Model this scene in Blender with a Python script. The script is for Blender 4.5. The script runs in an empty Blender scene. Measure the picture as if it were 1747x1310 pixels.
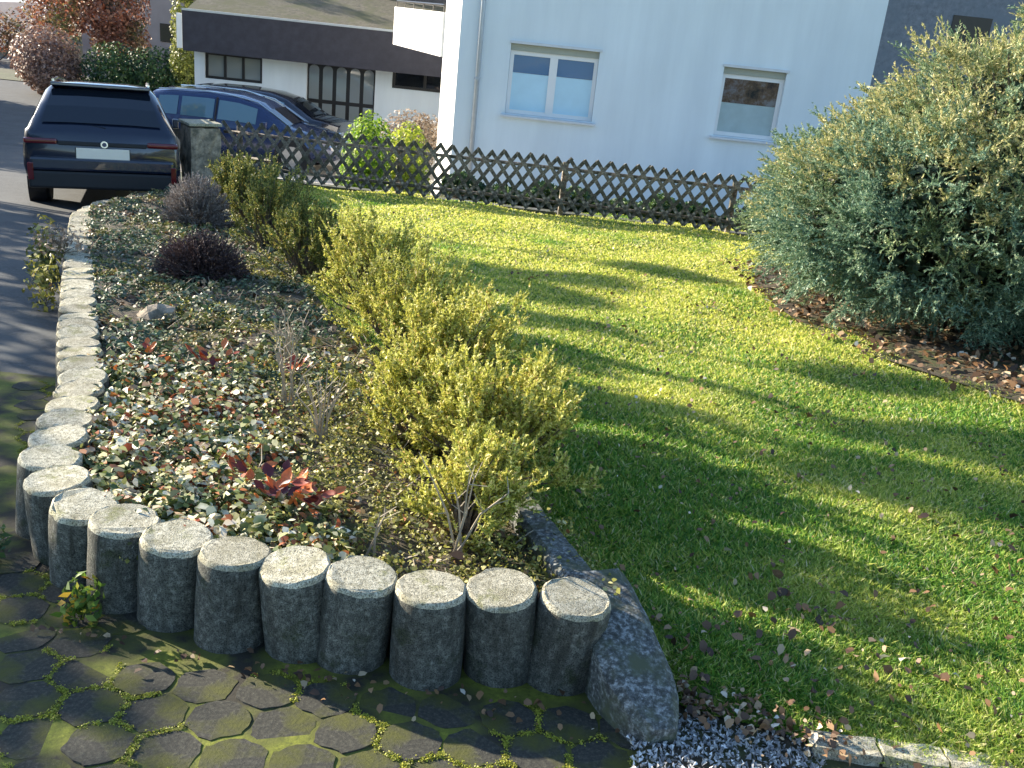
import bpy, bmesh, math, random
import numpy as np
from mathutils import Vector, Matrix
R = math.radians
random.seed(7); rng = np.random.default_rng(7)
S = bpy.context.scene
C = S.collection

# ------------------------------------------------------------------ camera
cd = bpy.data.cameras.new('camera'); cam = bpy.data.objects.new('camera', cd); C.objects.link(cam)
cd.sensor_width = 36; cd.lens = 36 * 1650 / 1747; cd.clip_start = 0.05; cd.clip_end = 500
P_, R_ = R(20.7), R(6.0)
f = Vector((0, math.cos(P_), -math.sin(P_))); r = Vector((1, 0, 0)); u = r.cross(f)
r2 = math.cos(R_) * r + math.sin(R_) * u; u2 = -math.sin(R_) * r + math.cos(R_) * u
m = Matrix((r2, u2, -f)).transposed().to_4x4(); m.translation = Vector((0, 0, 1.55))
cam.matrix_world = m
S.camera = cam
# ------------------------------------------------------------------ light
SUN_EL, SUN_AZ = R(17.5), R(-64)          # azimuth from +Y, negative = left
sd = Vector((math.sin(SUN_AZ) * math.cos(SUN_EL), math.cos(SUN_AZ) * math.cos(SUN_EL), math.sin(SUN_EL)))
W = bpy.data.worlds.new('World'); S.world = W; W.use_nodes = True
nt = W.node_tree; nt.nodes.clear()
sky = nt.nodes.new('ShaderNodeTexSky'); sky.sky_type = 'NISHITA'; sky.sun_disc = False
sky.sun_elevation = SUN_EL; sky.sun_rotation = SUN_AZ; sky.air_density = 1.0; sky.dust_density = 0.4; sky.ozone_density = 2.5
bg = nt.nodes.new('ShaderNodeBackground'); bg.inputs[1].default_value = 0.11
wo = nt.nodes.new('ShaderNodeOutputWorld')
nt.links.new(sky.outputs[0], bg.inputs[0]); nt.links.new(bg.outputs[0], wo.inputs[0])
sl = bpy.data.lights.new('sun', 'SUN'); sl.energy = 5.0; sl.angle = R(0.55); sl.color = (1, 0.89, 0.72)
so = bpy.data.objects.new('sun', sl); C.objects.link(so); so.rotation_euler = (-sd).to_track_quat('-Z', 'Y').to_euler(); so.location = (-8, 5, 12)
S.view_settings.view_transform = 'Standard'; S.view_settings.look = 'None'; S.view_settings.gamma = 1
S.view_settings.exposure = 1.65
S.view_settings.use_curve_mapping = False

# ------------------------------------------------------------------ terrain functions
def road_z(x, y): return np.maximum(-2.1, -0.1 * np.asarray(y, float))
def lawn_z(x, y): return -0.15 - 0.065 * (np.asarray(y, float) - 2.3)
def lawn_s(x, y):
    x = np.asarray(x, float); y = np.asarray(y, float)
    z = lawn_z(x, y) + .018 * np.sin(x * 2.1 + y * 1.3) + .012 * np.sin(x * 4.3 - y * 3.1)
    ye = np.where(x < 1.39, 2.25 - (x - .5) * .303, 1.98); k = np.clip((y - ye) / .20, 0, 1); k = k * k * (3 - 2 * k)
    return z * k + (road_z(x, y) + .03) * (1 - k)
def bed_z(x, y): return -0.085 * np.asarray(y, float) + 0.15

# ------------------------------------------------------------------ materials
def ramp(nt, cols):
    n = nt.nodes.new('ShaderNodeValToRGB'); e = n.color_ramp.elements
    while len(e) < len(cols): e.new(0.5)
    for i, (p, c) in enumerate(cols): e[i].position = p; e[i].color = (*c, 1)
    return n
def base_mat(name):
    M = bpy.data.materials.new(name); M.use_nodes = True
    return M, M.node_tree, M.node_tree.nodes['Principled BSDF']
def noise(nt, scale, detail=4, rough=0.55, coord='Object', vec=None):
    n = nt.nodes.new('ShaderNodeTexNoise'); n.inputs['Scale'].default_value = scale
    n.inputs['Detail'].default_value = detail; n.inputs['Roughness'].default_value = rough
    if vec is None:
        tc = nt.nodes.new('ShaderNodeTexCoord'); vec = tc.outputs[coord]
    nt.links.new(vec, n.inputs['Vector']); return n
def mix(nt, fac, a, b, mode='MIX'):
    n = nt.nodes.new('ShaderNodeMix'); n.data_type = 'RGBA'; n.blend_type = mode
    for i, v in ((0, fac), (6, a), (7, b)):
        if hasattr(v, 'is_output') or hasattr(v, 'links'): nt.links.new(v, n.inputs[i])
        elif i == 0: n.inputs[i].default_value = v
        else: n.inputs[i].default_value = (*v, 1)
    return n.outputs[2]
def bump(nt, b, height, strength=0.4, dist=0.01):
    n = nt.nodes.new('ShaderNodeBump'); n.inputs['Strength'].default_value = strength; n.inputs['Distance'].default_value = dist
    nt.links.new(height, n.inputs['Height']); nt.links.new(n.outputs[0], b.inputs['Normal'])
def simple(name, col, rough=0.6, metal=0.0, var=0.15, scale=8, bmp=0.0, coat=0.0, coord='Object', detail=5):
    M, nt, b = base_mat(name)
    n = noise(nt, scale, detail, coord=coord)
    lo = tuple(c * (1 - var) for c in col); hi = tuple(min(1, c * (1 + var)) for c in col)
    rp = ramp(nt, [(0.3, lo), (0.7, hi)]); nt.links.new(n.outputs[0], rp.inputs[0])
    nt.links.new(rp.outputs[0], b.inputs['Base Color'])
    b.inputs['Roughness'].default_value = rough; b.inputs['Metallic'].default_value = metal
    b.inputs['Coat Weight'].default_value = coat
    if bmp: bump(nt, b, n.outputs[0], bmp)
    return M
def speckle(name, cols, scale=60, blot=None, blotscale=3, blotpos=(0.45, 0.62), rough=0.9, bmp=0.5, dist=0.006, coord='Object'):
    """mineral surface: fine multi-colour grain plus larger blotches"""
    M, nt, b = base_mat(name)
    n = noise(nt, scale, 6, 0.75, coord); rp = ramp(nt, cols); nt.links.new(n.outputs[0], rp.inputs[0])
    out = rp.outputs[0]
    if blot:
        n2 = noise(nt, blotscale, 6, 0.65, coord); r2_ = ramp(nt, [(blotpos[0], (0, 0, 0)), (blotpos[1], (1, 1, 1))])
        nt.links.new(n2.outputs[0], r2_.inputs[0])
        out = mix(nt, r2_.outputs[0], out, blot)
    nt.links.new(out, b.inputs['Base Color']); b.inputs['Roughness'].default_value = rough
    if bmp: bump(nt, b, n.outputs[0], bmp, dist)
    return M
def leafy(name, cols, patch=None, pscale=1.5, ppos=(0.45, 0.6), transl=0.35, rough=0.55):
    """leaf colour differs from leaf to leaf (random per island) and from patch to patch"""
    M, nt, b = base_mat(name)
    g = nt.nodes.new('ShaderNodeNewGeometry'); rp = ramp(nt, cols); rp.color_ramp.interpolation = 'LINEAR'
    nt.links.new(g.outputs['Random Per Island'], rp.inputs[0]); out = rp.outputs[0]
    if patch:
        n = noise(nt, pscale, 3); q = ramp(nt, [(ppos[0], (0, 0, 0)), (ppos[1], (1, 1, 1))]); nt.links.new(n.outputs[0], q.inputs[0])
        rb = ramp(nt, patch); nt.links.new(g.outputs['Random Per Island'], rb.inputs[0])
        out = mix(nt, q.outputs[0], out, rb.outputs[0])
    nt.links.new(out, b.inputs['Base Color']); b.inputs['Roughness'].default_value = rough
    if transl:
        t = nt.nodes.new('ShaderNodeBsdfTranslucent'); nt.links.new(out, t.inputs[0])
        ms = nt.nodes.new('ShaderNodeMixShader'); ms.inputs[0].default_value = transl
        nt.links.new(b.outputs[0], ms.inputs[1]); nt.links.new(t.outputs[0], ms.inputs[2])
        nt.links.new(ms.outputs[0], nt.nodes['Material Output'].inputs[0])
    return M

M = {}
def concrete(name, cols, scale, dirt, moss, top=False):
    Mc, nt, b = base_mat(name)
    oi = nt.nodes.new('ShaderNodeObjectInfo'); tc = nt.nodes.new('ShaderNodeTexCoord')
    add = nt.nodes.new('ShaderNodeVectorMath'); add.operation = 'ADD'; nt.links.new(tc.outputs['Object'], add.inputs[0]); nt.links.new(oi.outputs['Random'], add.inputs[1])
    sc = nt.nodes.new('ShaderNodeVectorMath'); sc.operation = 'SCALE'; sc.inputs[3].default_value = 7.0; nt.links.new(oi.outputs['Random'], sc.inputs[0])
    add2 = nt.nodes.new('ShaderNodeVectorMath'); add2.operation = 'ADD'; nt.links.new(tc.outputs['Object'], add2.inputs[0]); nt.links.new(sc.outputs[0], add2.inputs[1])
    n = noise(nt, scale, 8, 0.78, vec=add2.outputs[0]); rp = ramp(nt, cols); nt.links.new(n.outputs[0], rp.inputs[0])
    mp = nt.nodes.new('ShaderNodeMapping'); mp.inputs['Scale'].default_value = (1, 1, .18 if not top else 1); nt.links.new(add2.outputs[0], mp.inputs[0])
    n2 = noise(nt, 22 if not top else 11, 5, 0.7, vec=mp.outputs[0]); r_2 = ramp(nt, [(0.48, (0, 0, 0)), (0.66, (1, 1, 1))]); nt.links.new(n2.outputs[0], r_2.inputs[0])
    o1 = mix(nt, r_2.outputs[0], rp.outputs[0], dirt)
    n3 = noise(nt, 9, 6, 0.7, vec=add2.outputs[0]); r_3 = ramp(nt, [(0.56, (0, 0, 0)), (0.68, (1, 1, 1))]); nt.links.new(n3.outputs[0], r_3.inputs[0])
    o2 = mix(nt, r_3.outputs[0], o1, moss)
    n4 = noise(nt, 260, 2, 0.5, vec=add2.outputs[0]); r_4 = ramp(nt, [(0.36, (.35, .35, .35)), (0.5, (1, 1, 1))]); nt.links.new(n4.outputs[0], r_4.inputs[0])
    o3 = mix(nt, 1.0, o2, r_4.outputs[0], 'MULTIPLY')
    hv = nt.nodes.new('ShaderNodeMapRange'); hv.inputs[3].default_value = .72; hv.inputs[4].default_value = 1.15; nt.links.new(oi.outputs['Random'], hv.inputs[0])
    cc = nt.nodes.new('ShaderNodeCombineColor'); [nt.links.new(hv.outputs[0], cc.inputs[i]) for i in range(3)]
    o4 = mix(nt, 1.0, o3, cc.outputs[0], 'MULTIPLY')
    nt.links.new(o4, b.inputs['Base Color']); b.inputs['Roughness'].default_value = .93
    ad = nt.nodes.new('ShaderNodeMath'); nt.links.new(n.outputs[0], ad.inputs[0]); nt.links.new(r_4.outputs[0], ad.inputs[1]); bump(nt, b, ad.outputs[0], .7, .004)
    return Mc
M['concrete'] = concrete('shaded_old_concrete', [(0.32, (0.045, 0.046, 0.038)), (0.5, (0.135, 0.135, 0.112)), (0.7, (0.36, 0.355, 0.30))], 45, (0.065, 0.062, 0.048), (0.05, 0.058, 0.025))  # palisade sides: base colour darkened to stand for their shade
M['concrete_top'] = concrete('sunlit_weathered_concrete', [(0.32, (0.16, 0.145, 0.10)), (0.46, (0.50, 0.465, 0.34)), (0.64, (0.84, 0.78, 0.6))], 60, (0.34, 0.31, 0.20), (0.27, 0.27, 0.11), True)  # palisade tops: base colour paled to stand for sunlight
M['concrete_dark'] = speckle('lichen_concrete', [(0.38, (0.035, 0.037, 0.034)), (0.5, (0.09, 0.095, 0.09)), (0.68, (0.4, 0.42, 0.41))], 60, (0.08, 0.09, 0.05), 8)
M['kerb_light'] = speckle('kerb_light', [(0.38, (0.10, 0.10, 0.08)), (0.5, (0.28, 0.27, 0.21)), (0.68, (0.6, 0.57, 0.46))], 60, (0.10, 0.11, 0.05), 7)
M['paver'] = speckle('paver_stone', [(0.3, (0.018, 0.018, 0.015)), (0.5, (0.04, 0.039, 0.030)), (0.72, (0.12, 0.115, 0.085))], 70, (0.075, 0.078, 0.012), 5, (0.47, 0.62), coord='Object')
M['moss_joint'] = speckle('moss_joint', [(0.3, (0.06, 0.07, 0.01)), (0.55, (0.18, 0.2, 0.02)), (0.75, (0.36, 0.37, 0.04))], 40, (0.03, 0.027, 0.018), 5, (.4, .6))
M['asphalt'] = speckle('asphalt', [(0.3, (0.025, 0.028, 0.03)), (0.5, (0.055, 0.06, 0.064)), (0.72, (0.13, 0.135, 0.14))], 38, (0.075, 0.082, 0.085), 2.6, rough=0.8, bmp=0.3)
M['drive'] = speckle('driveway_paving', [(0.3, (0.32, 0.30, 0.27)), (0.7, (0.52, 0.49, 0.44))], 5, (0.33, 0.31, 0.27), 1.1, bmp=0.1)
M['soil'] = speckle('soil', [(0.3, (0.03, 0.022, 0.015)), (0.5, (0.08, 0.06, 0.04)), (0.75, (0.2, 0.16, 0.11))], 30, (0.06, 0.075, 0.02), 3, bmp=0.9, dist=0.02)
M['ground'] = speckle('ground_earth', [(0.3, (0.05, 0.06, 0.03)), (0.7, (0.12, 0.13, 0.06))], 4, (0.1, 0.09, 0.06), 0.5)
M['turf'] = speckle('turf_floor', [(0.3, (0.035, 0.055, 0.015)), (0.5, (0.12, 0.16, 0.03)), (0.72, (0.3, 0.33, 0.07))], 25, (0.22, 0.24, 0.05), 1.6, bmp=0.8, dist=0.015)
M['render_white_plain'] = simple('white_render', (0.74, 0.81, 0.85), 0.9, var=0.03, scale=30, bmp=0.05)
Mc, nt, b_ = base_mat('shade_tinted_render_wall'); tc = nt.nodes.new('ShaderNodeTexCoord'); mp = nt.nodes.new('ShaderNodeMapping'); mp.inputs['Scale'].default_value = (2.2, 2.2, .25); nt.links.new(tc.outputs['Object'], mp.inputs[0])
n1 = noise(nt, 1.0, 6, .6, vec=mp.outputs[0]); q1 = ramp(nt, [(.35, (.68, .745, .785)), (.65, (.76, .83, .865))]); nt.links.new(n1.outputs[0], q1.inputs[0]); n2 = noise(nt, 180, 3); bump(nt, b_, n2.outputs[0], .35, .004)  # blue of the open shade is tinted into the wall's white
n3 = noise(nt, .9, 5); q3 = ramp(nt, [(.3, (.95, .95, .94)), (.7, (1, 1, 1))]); nt.links.new(n3.outputs[0], q3.inputs[0]); nt.links.new(mix(nt, 1.0, q1.outputs[0], q3.outputs[0], 'MULTIPLY'), b_.inputs['Base Color']); b_.inputs['Roughness'].default_value = .92; M['render_white'] = Mc
M['render_cream'] = simple('cream_render', (0.8, 0.79, 0.76), 0.9, var=0.04, scale=3)
M['white_frame'] = simple('white_window_frame', (0.78, 0.78, 0.78), 0.4, var=0.02)
M['grey_sill'] = simple('sill_metal', (0.62, 0.64, 0.66), 0.45, var=0.05)
M['grey_pipe'] = simple('zinc_pipe', (0.42, 0.46, 0.5), 0.45, 0.3, var=0.1)
M['shutter_box'] = simple('shutter_slats', (0.36, 0.38, 0.33), 0.7, var=0.05)
M['fascia'] = simple('dark_slate_fascia', (0.035, 0.034, 0.046), 0.7, var=0.2, scale=6, bmp=0.2)
M['alu'] = simple('aluminium_edge', (0.6, 0.6, 0.6), 0.35, 0.6, var=0.05)
M['gravel_roof'] = speckle('mossy_gravel_roof', [(0.3, (0.06, 0.055, 0.038)), (0.7, (0.19, 0.17, 0.12))], 9, (0.10, 0.10, 0.05), 1.5)
M['dark_frame'] = simple('dark_brown_frame', (0.02, 0.017, 0.015), 0.4, var=0.1)
M['black_metal'] = simple('black_metal', (0.015, 0.015, 0.017), 0.4, var=0.1)
M['slate'] = speckle('slate_wall', [(0.3, (0.14, 0.15, 0.17)), (0.7, (0.30, 0.31, 0.34))], 7, (0.2, 0.22, 0.25), 1)
M['tile_roof'] = simple('dark_roof_tile', (0.045, 0.045, 0.055), 0.6, var=0.25, scale=5)
M['pink_render'] = simple('dusty_pink_render', (0.42, 0.33, 0.30), 0.9, var=0.08, scale=2)
M['pale_render'] = simple('pale_render', (0.6, 0.66, 0.7), 0.9, var=0.05, scale=2)
def glass(name, col, rough=0.03):
    Mg, nt, b = base_mat(name); b.inputs['Base Color'].default_value = (*col, 1); b.inputs['Roughness'].default_value = rough
    b.inputs['Specular IOR Level'].default_value = 0.8; b.inputs['Coat Weight'].default_value = 0.5
    n = noise(nt, 1.5, 2); bump(nt, b, n.outputs[0], 0.03, 0.02)
    return Mg
M['glass_dark'] = glass('dark_glass', (0.012, 0.015, 0.02))
M['glass_door'] = glass('door_glass', (0.24, 0.27, 0.27))
M['glass_blue'] = glass('sky_reflection_glass', (0.10, 0.2, 0.36), 0.08)  # reflected sky painted as the pane's blue
M['glass_brown'] = speckle('roof_reflection_glass', [(0.35, (0.02, 0.022, 0.03)), (0.5, (0.12, 0.08, 0.06)), (0.65, (0.2, 0.2, 0.22))], 3, bmp=0, rough=0.1)  # reflection of a roof painted as brown mottling in the pane
M['frost_blue'] = simple('frosted_window_film', (0.50, 0.72, 0.84), 0.35, var=0.05, scale=3)
M['frost_grey'] = simple('frosted_window_film_grey', (0.36, 0.46, 0.48), 0.35, var=0.10, scale=4)
M['wood_old'] = speckle('weathered_wood', [(0.3, (0.035, 0.03, 0.025)), (0.48, (0.14, 0.115, 0.095)), (0.66, (0.55, 0.48, 0.4))], 18, (0.05, 0.055, 0.035), 5, bmp=0.5)
M['wood_cut'] = simple('cut_stake_end', (0.42, 0.36, 0.29), 0.9, var=0.25, scale=30)
M['stump_wood'] = speckle('pillar_stone', [(0.3, (0.16, 0.13, 0.09)), (0.5, (0.42, 0.34, 0.25)), (0.75, (0.65, 0.54, 0.4))], 14, (0.13, 0.12, 0.09), 5, bmp=0.8, dist=0.02)
M['bark'] = speckle('bark', [(0.3, (0.05, 0.04, 0.03)), (0.7, (0.2, 0.16, 0.12))], 25, bmp=0.8)
M['twig_pale'] = simple('pale_dry_twig', (0.34, 0.29, 0.22), 0.9, var=0.3, scale=20)
M['paint_blue'] = simple('dark_blue_paint', (0.008, 0.014, 0.034), 0.25, 0.0, var=0.05, coat=1.0)
M['paint_navy'] = simple('navy_paint', (0.012, 0.03, 0.10), 0.25, 0.3, var=0.05, coat=1.0)
M['paint_black'] = simple('charcoal_paint', (0.015, 0.022, 0.04), 0.25, 0.3, var=0.05, coat=1.0)
M['car_plastic'] = simple('black_plastic', (0.012, 0.012, 0.014), 0.55, var=0.1)
M['tyre'] = simple('tyre_rubber', (0.018, 0.018, 0.018), 0.85, var=0.2, scale=20)
M['rim'] = simple('alloy_rim', (0.45, 0.46, 0.48), 0.3, 0.8, var=0.05)
M['chrome'] = simple('chrome', (0.75, 0.76, 0.8), 0.15, 1.0, var=0.02)
M['red_lens'] = simple('red_lens', (0.13, 0.006, 0.01), 0.12, var=0.1, coat=1)
M['plate'] = simple('number_plate', (0.95, 0.86, 0.7), 0.4, var=0.03)
M['car_glass'] = glass('car_glass', (0.008, 0.012, 0.02))
M['car_glass_blue'] = glass('car_side_glass', (0.07, 0.15, 0.21))
M['grass'] = leafy('grass_blades', [(0.0, (0.05, 0.15, 0.02)), (0.35, (0.11, 0.28, 0.03)), (0.7, (0.25, 0.42, 0.045)), (0.92, (0.52, 0.56, 0.12)), (1.0, (0.75, 0.68, 0.42))],
                   [(0.0, (0.24, 0.35, 0.045)), (0.4, (0.54, 0.58, 0.09)), (0.8, (0.82, 0.77, 0.18)), (1.0, (0.88, 0.77, 0.45))], 1.1, (0.50, 0.70), 0.42)
M['grass_moss'] = leafy('mossy_grass', [(0.0, (0.05, 0.15, 0.02)), (0.35, (0.11, 0.28, 0.03)), (0.7, (0.25, 0.42, 0.045)), (0.92, (0.52, 0.56, 0.12)), (1.0, (0.75, 0.68, 0.42))],
                   [(0.0, (0.24, 0.35, 0.045)), (0.4, (0.54, 0.58, 0.09)), (0.8, (0.82, 0.77, 0.18)), (1.0, (0.88, 0.77, 0.45))], 1.1, (0.30, 0.48), 0.48)
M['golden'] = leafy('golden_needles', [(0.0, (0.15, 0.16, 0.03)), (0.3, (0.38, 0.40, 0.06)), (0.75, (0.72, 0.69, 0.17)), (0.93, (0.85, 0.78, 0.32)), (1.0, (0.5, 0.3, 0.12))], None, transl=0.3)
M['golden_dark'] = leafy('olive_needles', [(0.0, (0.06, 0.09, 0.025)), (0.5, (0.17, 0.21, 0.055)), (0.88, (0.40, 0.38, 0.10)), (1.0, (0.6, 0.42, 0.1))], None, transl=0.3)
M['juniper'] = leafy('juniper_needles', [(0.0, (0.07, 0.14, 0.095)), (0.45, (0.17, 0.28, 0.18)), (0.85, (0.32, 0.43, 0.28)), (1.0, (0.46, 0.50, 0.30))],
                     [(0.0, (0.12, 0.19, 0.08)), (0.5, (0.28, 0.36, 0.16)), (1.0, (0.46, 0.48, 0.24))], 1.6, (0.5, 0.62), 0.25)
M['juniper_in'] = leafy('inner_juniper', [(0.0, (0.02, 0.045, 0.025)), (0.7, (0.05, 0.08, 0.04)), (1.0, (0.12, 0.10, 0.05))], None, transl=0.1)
M['juniper_sun'] = leafy('juniper_sunlit_tint', [(0.0, (0.18, 0.22, 0.08)), (0.5, (0.46, 0.47, 0.2)), (1.0, (0.75, 0.64, 0.36))], None, transl=0.25)  # sunlight on the upper foliage, put into the needle colour
M['variegated'] = leafy('variegated_leaves', [(0.0, (0.04, 0.075, 0.02)), (0.2, (0.14, 0.17, 0.04)), (0.38, (0.42, 0.4, 0.12)), (0.5, (0.7, 0.66, 0.42)), (0.78, (0.88, 0.85, 0.7)), (0.84, (0.4, 0.16, 0.04)), (0.93, (0.35, 0.07, 0.02)), (1.0, (0.1, 0.05, 0.03))],
                         [(0.0, (0.03, 0.06, 0.02)), (0.5, (0.12, 0.17, 0.05)), (0.8, (0.28, 0.3, 0.08)), (0.86, (0.75, 0.7, 0.5)), (0.94, (0.45, 0.15, 0.04)), (1.0, (0.3, 0.1, 0.04))], 5.5, (0.47, 0.56), transl=0.2)
M['yellow_cover'] = leafy('yellow_green_leaves', [(0.0, (0.06, 0.075, 0.015)), (0.35, (0.2, 0.2, 0.04)), (0.75, (0.44, 0.42, 0.09)), (0.95, (0.65, 0.6, 0.3)), (1.0, (0.4, 0.12, 0.03))], None, transl=0.3)
M['blue_cover'] = leafy('grey_green_leaves', [(0.0, (0.03, 0.06, 0.03)), (0.4, (0.07, 0.13, 0.07)), (0.75, (0.15, 0.21, 0.12)), (0.9, (0.14, 0.09, 0.06)), (1.0, (0.4, 0.38, 0.3))], [(0.0, (0.08, 0.10, 0.03)), (0.5, (0.2, 0.22, 0.05)), (1.0, (0.3, 0.2, 0.1))], 2.2, (0.5, 0.6), 0.2)
M['dead_leaf'] = leafy('dead_leaves', [(0.0, (0.05, 0.028, 0.018)), (0.4, (0.14, 0.075, 0.035)), (0.7, (0.27, 0.15, 0.065)), (0.9, (0.45, 0.34, 0.2)), (1.0, (0.75, 0.68, 0.55))], None, transl=0.1)
M['red_leaf'] = leafy('red_leaves', [(0.0, (0.10, 0.01, 0.01)), (0.4, (0.32, 0.04, 0.015)), (0.8, (0.6, 0.14, 0.03)), (1.0, (0.65, 0.28, 0.1))], None, transl=0.35)
M['heather_grey'] = leafy('grey_heather', [(0.0, (0.13, 0.11, 0.10)), (0.6, (0.3, 0.26, 0.24)), (1.0, (0.46, 0.42, 0.38))], None, transl=0.1)
M['heather_dark'] = leafy('brown_heather', [(0.0, (0.04, 0.025, 0.028)), (0.6, (0.10, 0.065, 0.065)), (1.0, (0.22, 0.15, 0.13))], None, transl=0.1)
M['bright_bush'] = leafy('bright_green_leaves', [(0.0, (0.06, 0.14, 0.01)), (0.5, (0.2, 0.36, 0.02)), (1.0, (0.5, 0.6, 0.07))], None, transl=0.45)
M['yellow_bush'] = leafy('yellow_leaves', [(0.0, (0.25, 0.32, 0.02)), (0.6, (0.5, 0.56, 0.06)), (1.0, (0.65, 0.65, 0.12))], None, transl=0.4)
M['beige_bush'] = leafy('dry_beige_leaves', [(0.0, (0.2, 0.15, 0.10)), (0.6, (0.38, 0.29, 0.21)), (1.0, (0.55, 0.45, 0.35))], None, transl=0.2)
M['brown_bush'] = leafy('pink_brown_twigs', [(0.0, (0.14, 0.09, 0.075)), (0.6, (0.32, 0.2, 0.16)), (1.0, (0.5, 0.34, 0.26))], None, transl=0.2)
M['red_tree'] = leafy('red_autumn_leaves', [(0.0, (0.13, 0.05, 0.035)), (0.5, (0.32, 0.12, 0.07)), (1.0, (0.55, 0.25, 0.15))], [(0.0, (0.06, 0.08, 0.04)), (0.6, (0.16, 0.17, 0.07)), (1.0, (0.36, 0.3, 0.12))], 0.6, (0.48, 0.6), 0.3)
M['dark_hedge'] = leafy('dark_green_leaves', [(0.0, (0.02, 0.05, 0.02)), (0.6, (0.05, 0.11, 0.035)), (1.0, (0.13, 0.2, 0.05))], None, transl=0.25)
M['olive_tree'] = leafy('olive_green_leaves', [(0.0, (0.12, 0.14, 0.03)), (0.6, (0.26, 0.28, 0.05)), (1.0, (0.42, 0.42, 0.1))], None, transl=0.3)
M['weed'] = leafy('weed_leaves', [(0.0, (0.05, 0.10, 0.02)), (0.6, (0.14, 0.24, 0.03)), (0.85, (0.32, 0.36, 0.05)), (1.0, (0.55, 0.25, 0.03))], None, transl=0.35)
M['joint_moss'] = leafy('joint_moss_tufts', [(0.0, (0.12, 0.14, 0.01)), (0.5, (0.34, 0.36, 0.03)), (1.0, (0.55, 0.52, 0.06))], None, transl=.2)
M['gravel'] = leafy('gravel_chips', [(0.0, (0.14, 0.145, 0.15)), (0.5, (0.36, 0.37, 0.38)), (0.8, (0.62, 0.62, 0.6)), (1.0, (0.88, 0.88, 0.86))], None, transl=0.0, rough=0.8)

# ------------------------------------------------------------------ object helpers
def link(name, me, mat=None, parent=None):
    o = bpy.data.objects.new(name, me); C.objects.link(o)
    if mat is not None and me is not None:
        for q in (mat if isinstance(mat, (list, tuple)) else [mat]): me.materials.append(q)
    if parent: o.parent = parent
    return o
def tag(o, label, cat, group=None, kind=None):
    o['label'] = label; o['category'] = cat
    if group: o['group'] = group
    if kind: o['kind'] = kind
    return o
def thing(name, label, cat, loc=(0, 0, 0), rz=0, group=None):
    o = bpy.data.objects.new(name, None); C.objects.link(o); o.location = loc; o.rotation_euler = (0, 0, rz)
    o.empty_display_size = 0.2
    return tag(o, label, cat, group)
def mesh_np(name, verts, faces_n, mat, parent=None, smooth=False):
    """verts (K,3) with consecutive faces of faces_n corners each"""
    verts = np.ascontiguousarray(verts, dtype=np.float32).reshape(-1, 3); n = len(verts); nf = n // faces_n
    me = bpy.data.meshes.new(name); me.vertices.add(n); me.vertices.foreach_set('co', verts.ravel())
    me.loops.add(n); me.loops.foreach_set('vertex_index', np.arange(n, dtype=np.int32))
    me.polygons.add(nf); me.polygons.foreach_set('loop_start', np.arange(0, n, faces_n, dtype=np.int32))
    me.update(calc_edges=True)
    return link(name, me, mat, parent)
class MB:
    def __init__(s): s.b = bmesh.new()
    def box(s, x0, x1, y0, y1, z0, z1, mi=0):
        v = [s.b.verts.new(p) for p in ((x0, y0, z0), (x1, y0, z0), (x1, y1, z0), (x0, y1, z0), (x0, y0, z1), (x1, y0, z1), (x1, y1, z1), (x0, y1, z1))]
        for q in ((3, 2, 1, 0), (4, 5, 6, 7), (0, 1, 5, 4), (1, 2, 6, 5), (2, 3, 7, 6), (3, 0, 4, 7)):
            s.b.faces.new([v[i] for i in q]).material_index = mi
        return s
    def prism(s, pts, z0, z1, mi=0):
        """polygon in xy (ccw) extruded; z may be functions"""
        g = lambda z, p: z(p[0], p[1]) if callable(z) else z
        a = [s.b.verts.new((p[0], p[1], g(z0, p))) for p in pts]; c = [s.b.verts.new((p[0], p[1], g(z1, p))) for p in pts]
        s.b.faces.new(a[::-1]).material_index = mi; s.b.faces.new(c).material_index = mi
        for i in range(len(pts)): s.b.faces.new([a[i], a[(i + 1) % len(pts)], c[(i + 1) % len(pts)], c[i]]).material_index = mi
        return s
    def tube(s, pts, rad, n=6, mi=0, cap=True):
        pts = [Vector(p) for p in pts]; rings = []
        if not hasattr(rad, '__len__'): rad = [rad] * len(pts)
        for i, p in enumerate(pts):
            d = (pts[min(i + 1, len(pts) - 1)] - pts[max(i - 1, 0)]).normalized()
            a = d.orthogonal().normalized() if i == 0 else (pa - d * pa.dot(d)).normalized(); pa = a
            b_ = d.cross(a); rings.append([s.b.verts.new(p + rad[i] * (math.cos(2 * math.pi * k / n) * a + math.sin(2 * math.pi * k / n) * b_)) for k in range(n)])
        for i in range(len(pts) - 1):
            for k in range(n): s.b.faces.new([rings[i][k], rings[i][(k + 1) % n], rings[i + 1][(k + 1) % n], rings[i + 1][k]]).material_index = mi
        if cap: s.b.faces.new(rings[0][::-1]).material_index = mi; s.b.faces.new(rings[-1]).material_index = mi
        return s
    def quad(s, *p, mi=0):
        s.b.faces.new([s.b.verts.new(q) for q in p]).material_index = mi; return s
    def build(s, name, mat, parent=None, bevel=0, smooth=False, seg=2):
        if bevel: bmesh.ops.bevel(s.b, geom=list(s.b.edges), offset=bevel, segments=seg, affect='EDGES', profile=0.6)
        bmesh.ops.recalc_face_normals(s.b, faces=list(s.b.faces))
        me = bpy.data.meshes.new(name); s.b.to_mesh(me); s.b.free()
        if smooth: me.shade_smooth()
        return link(name, me, mat, parent)
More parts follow.
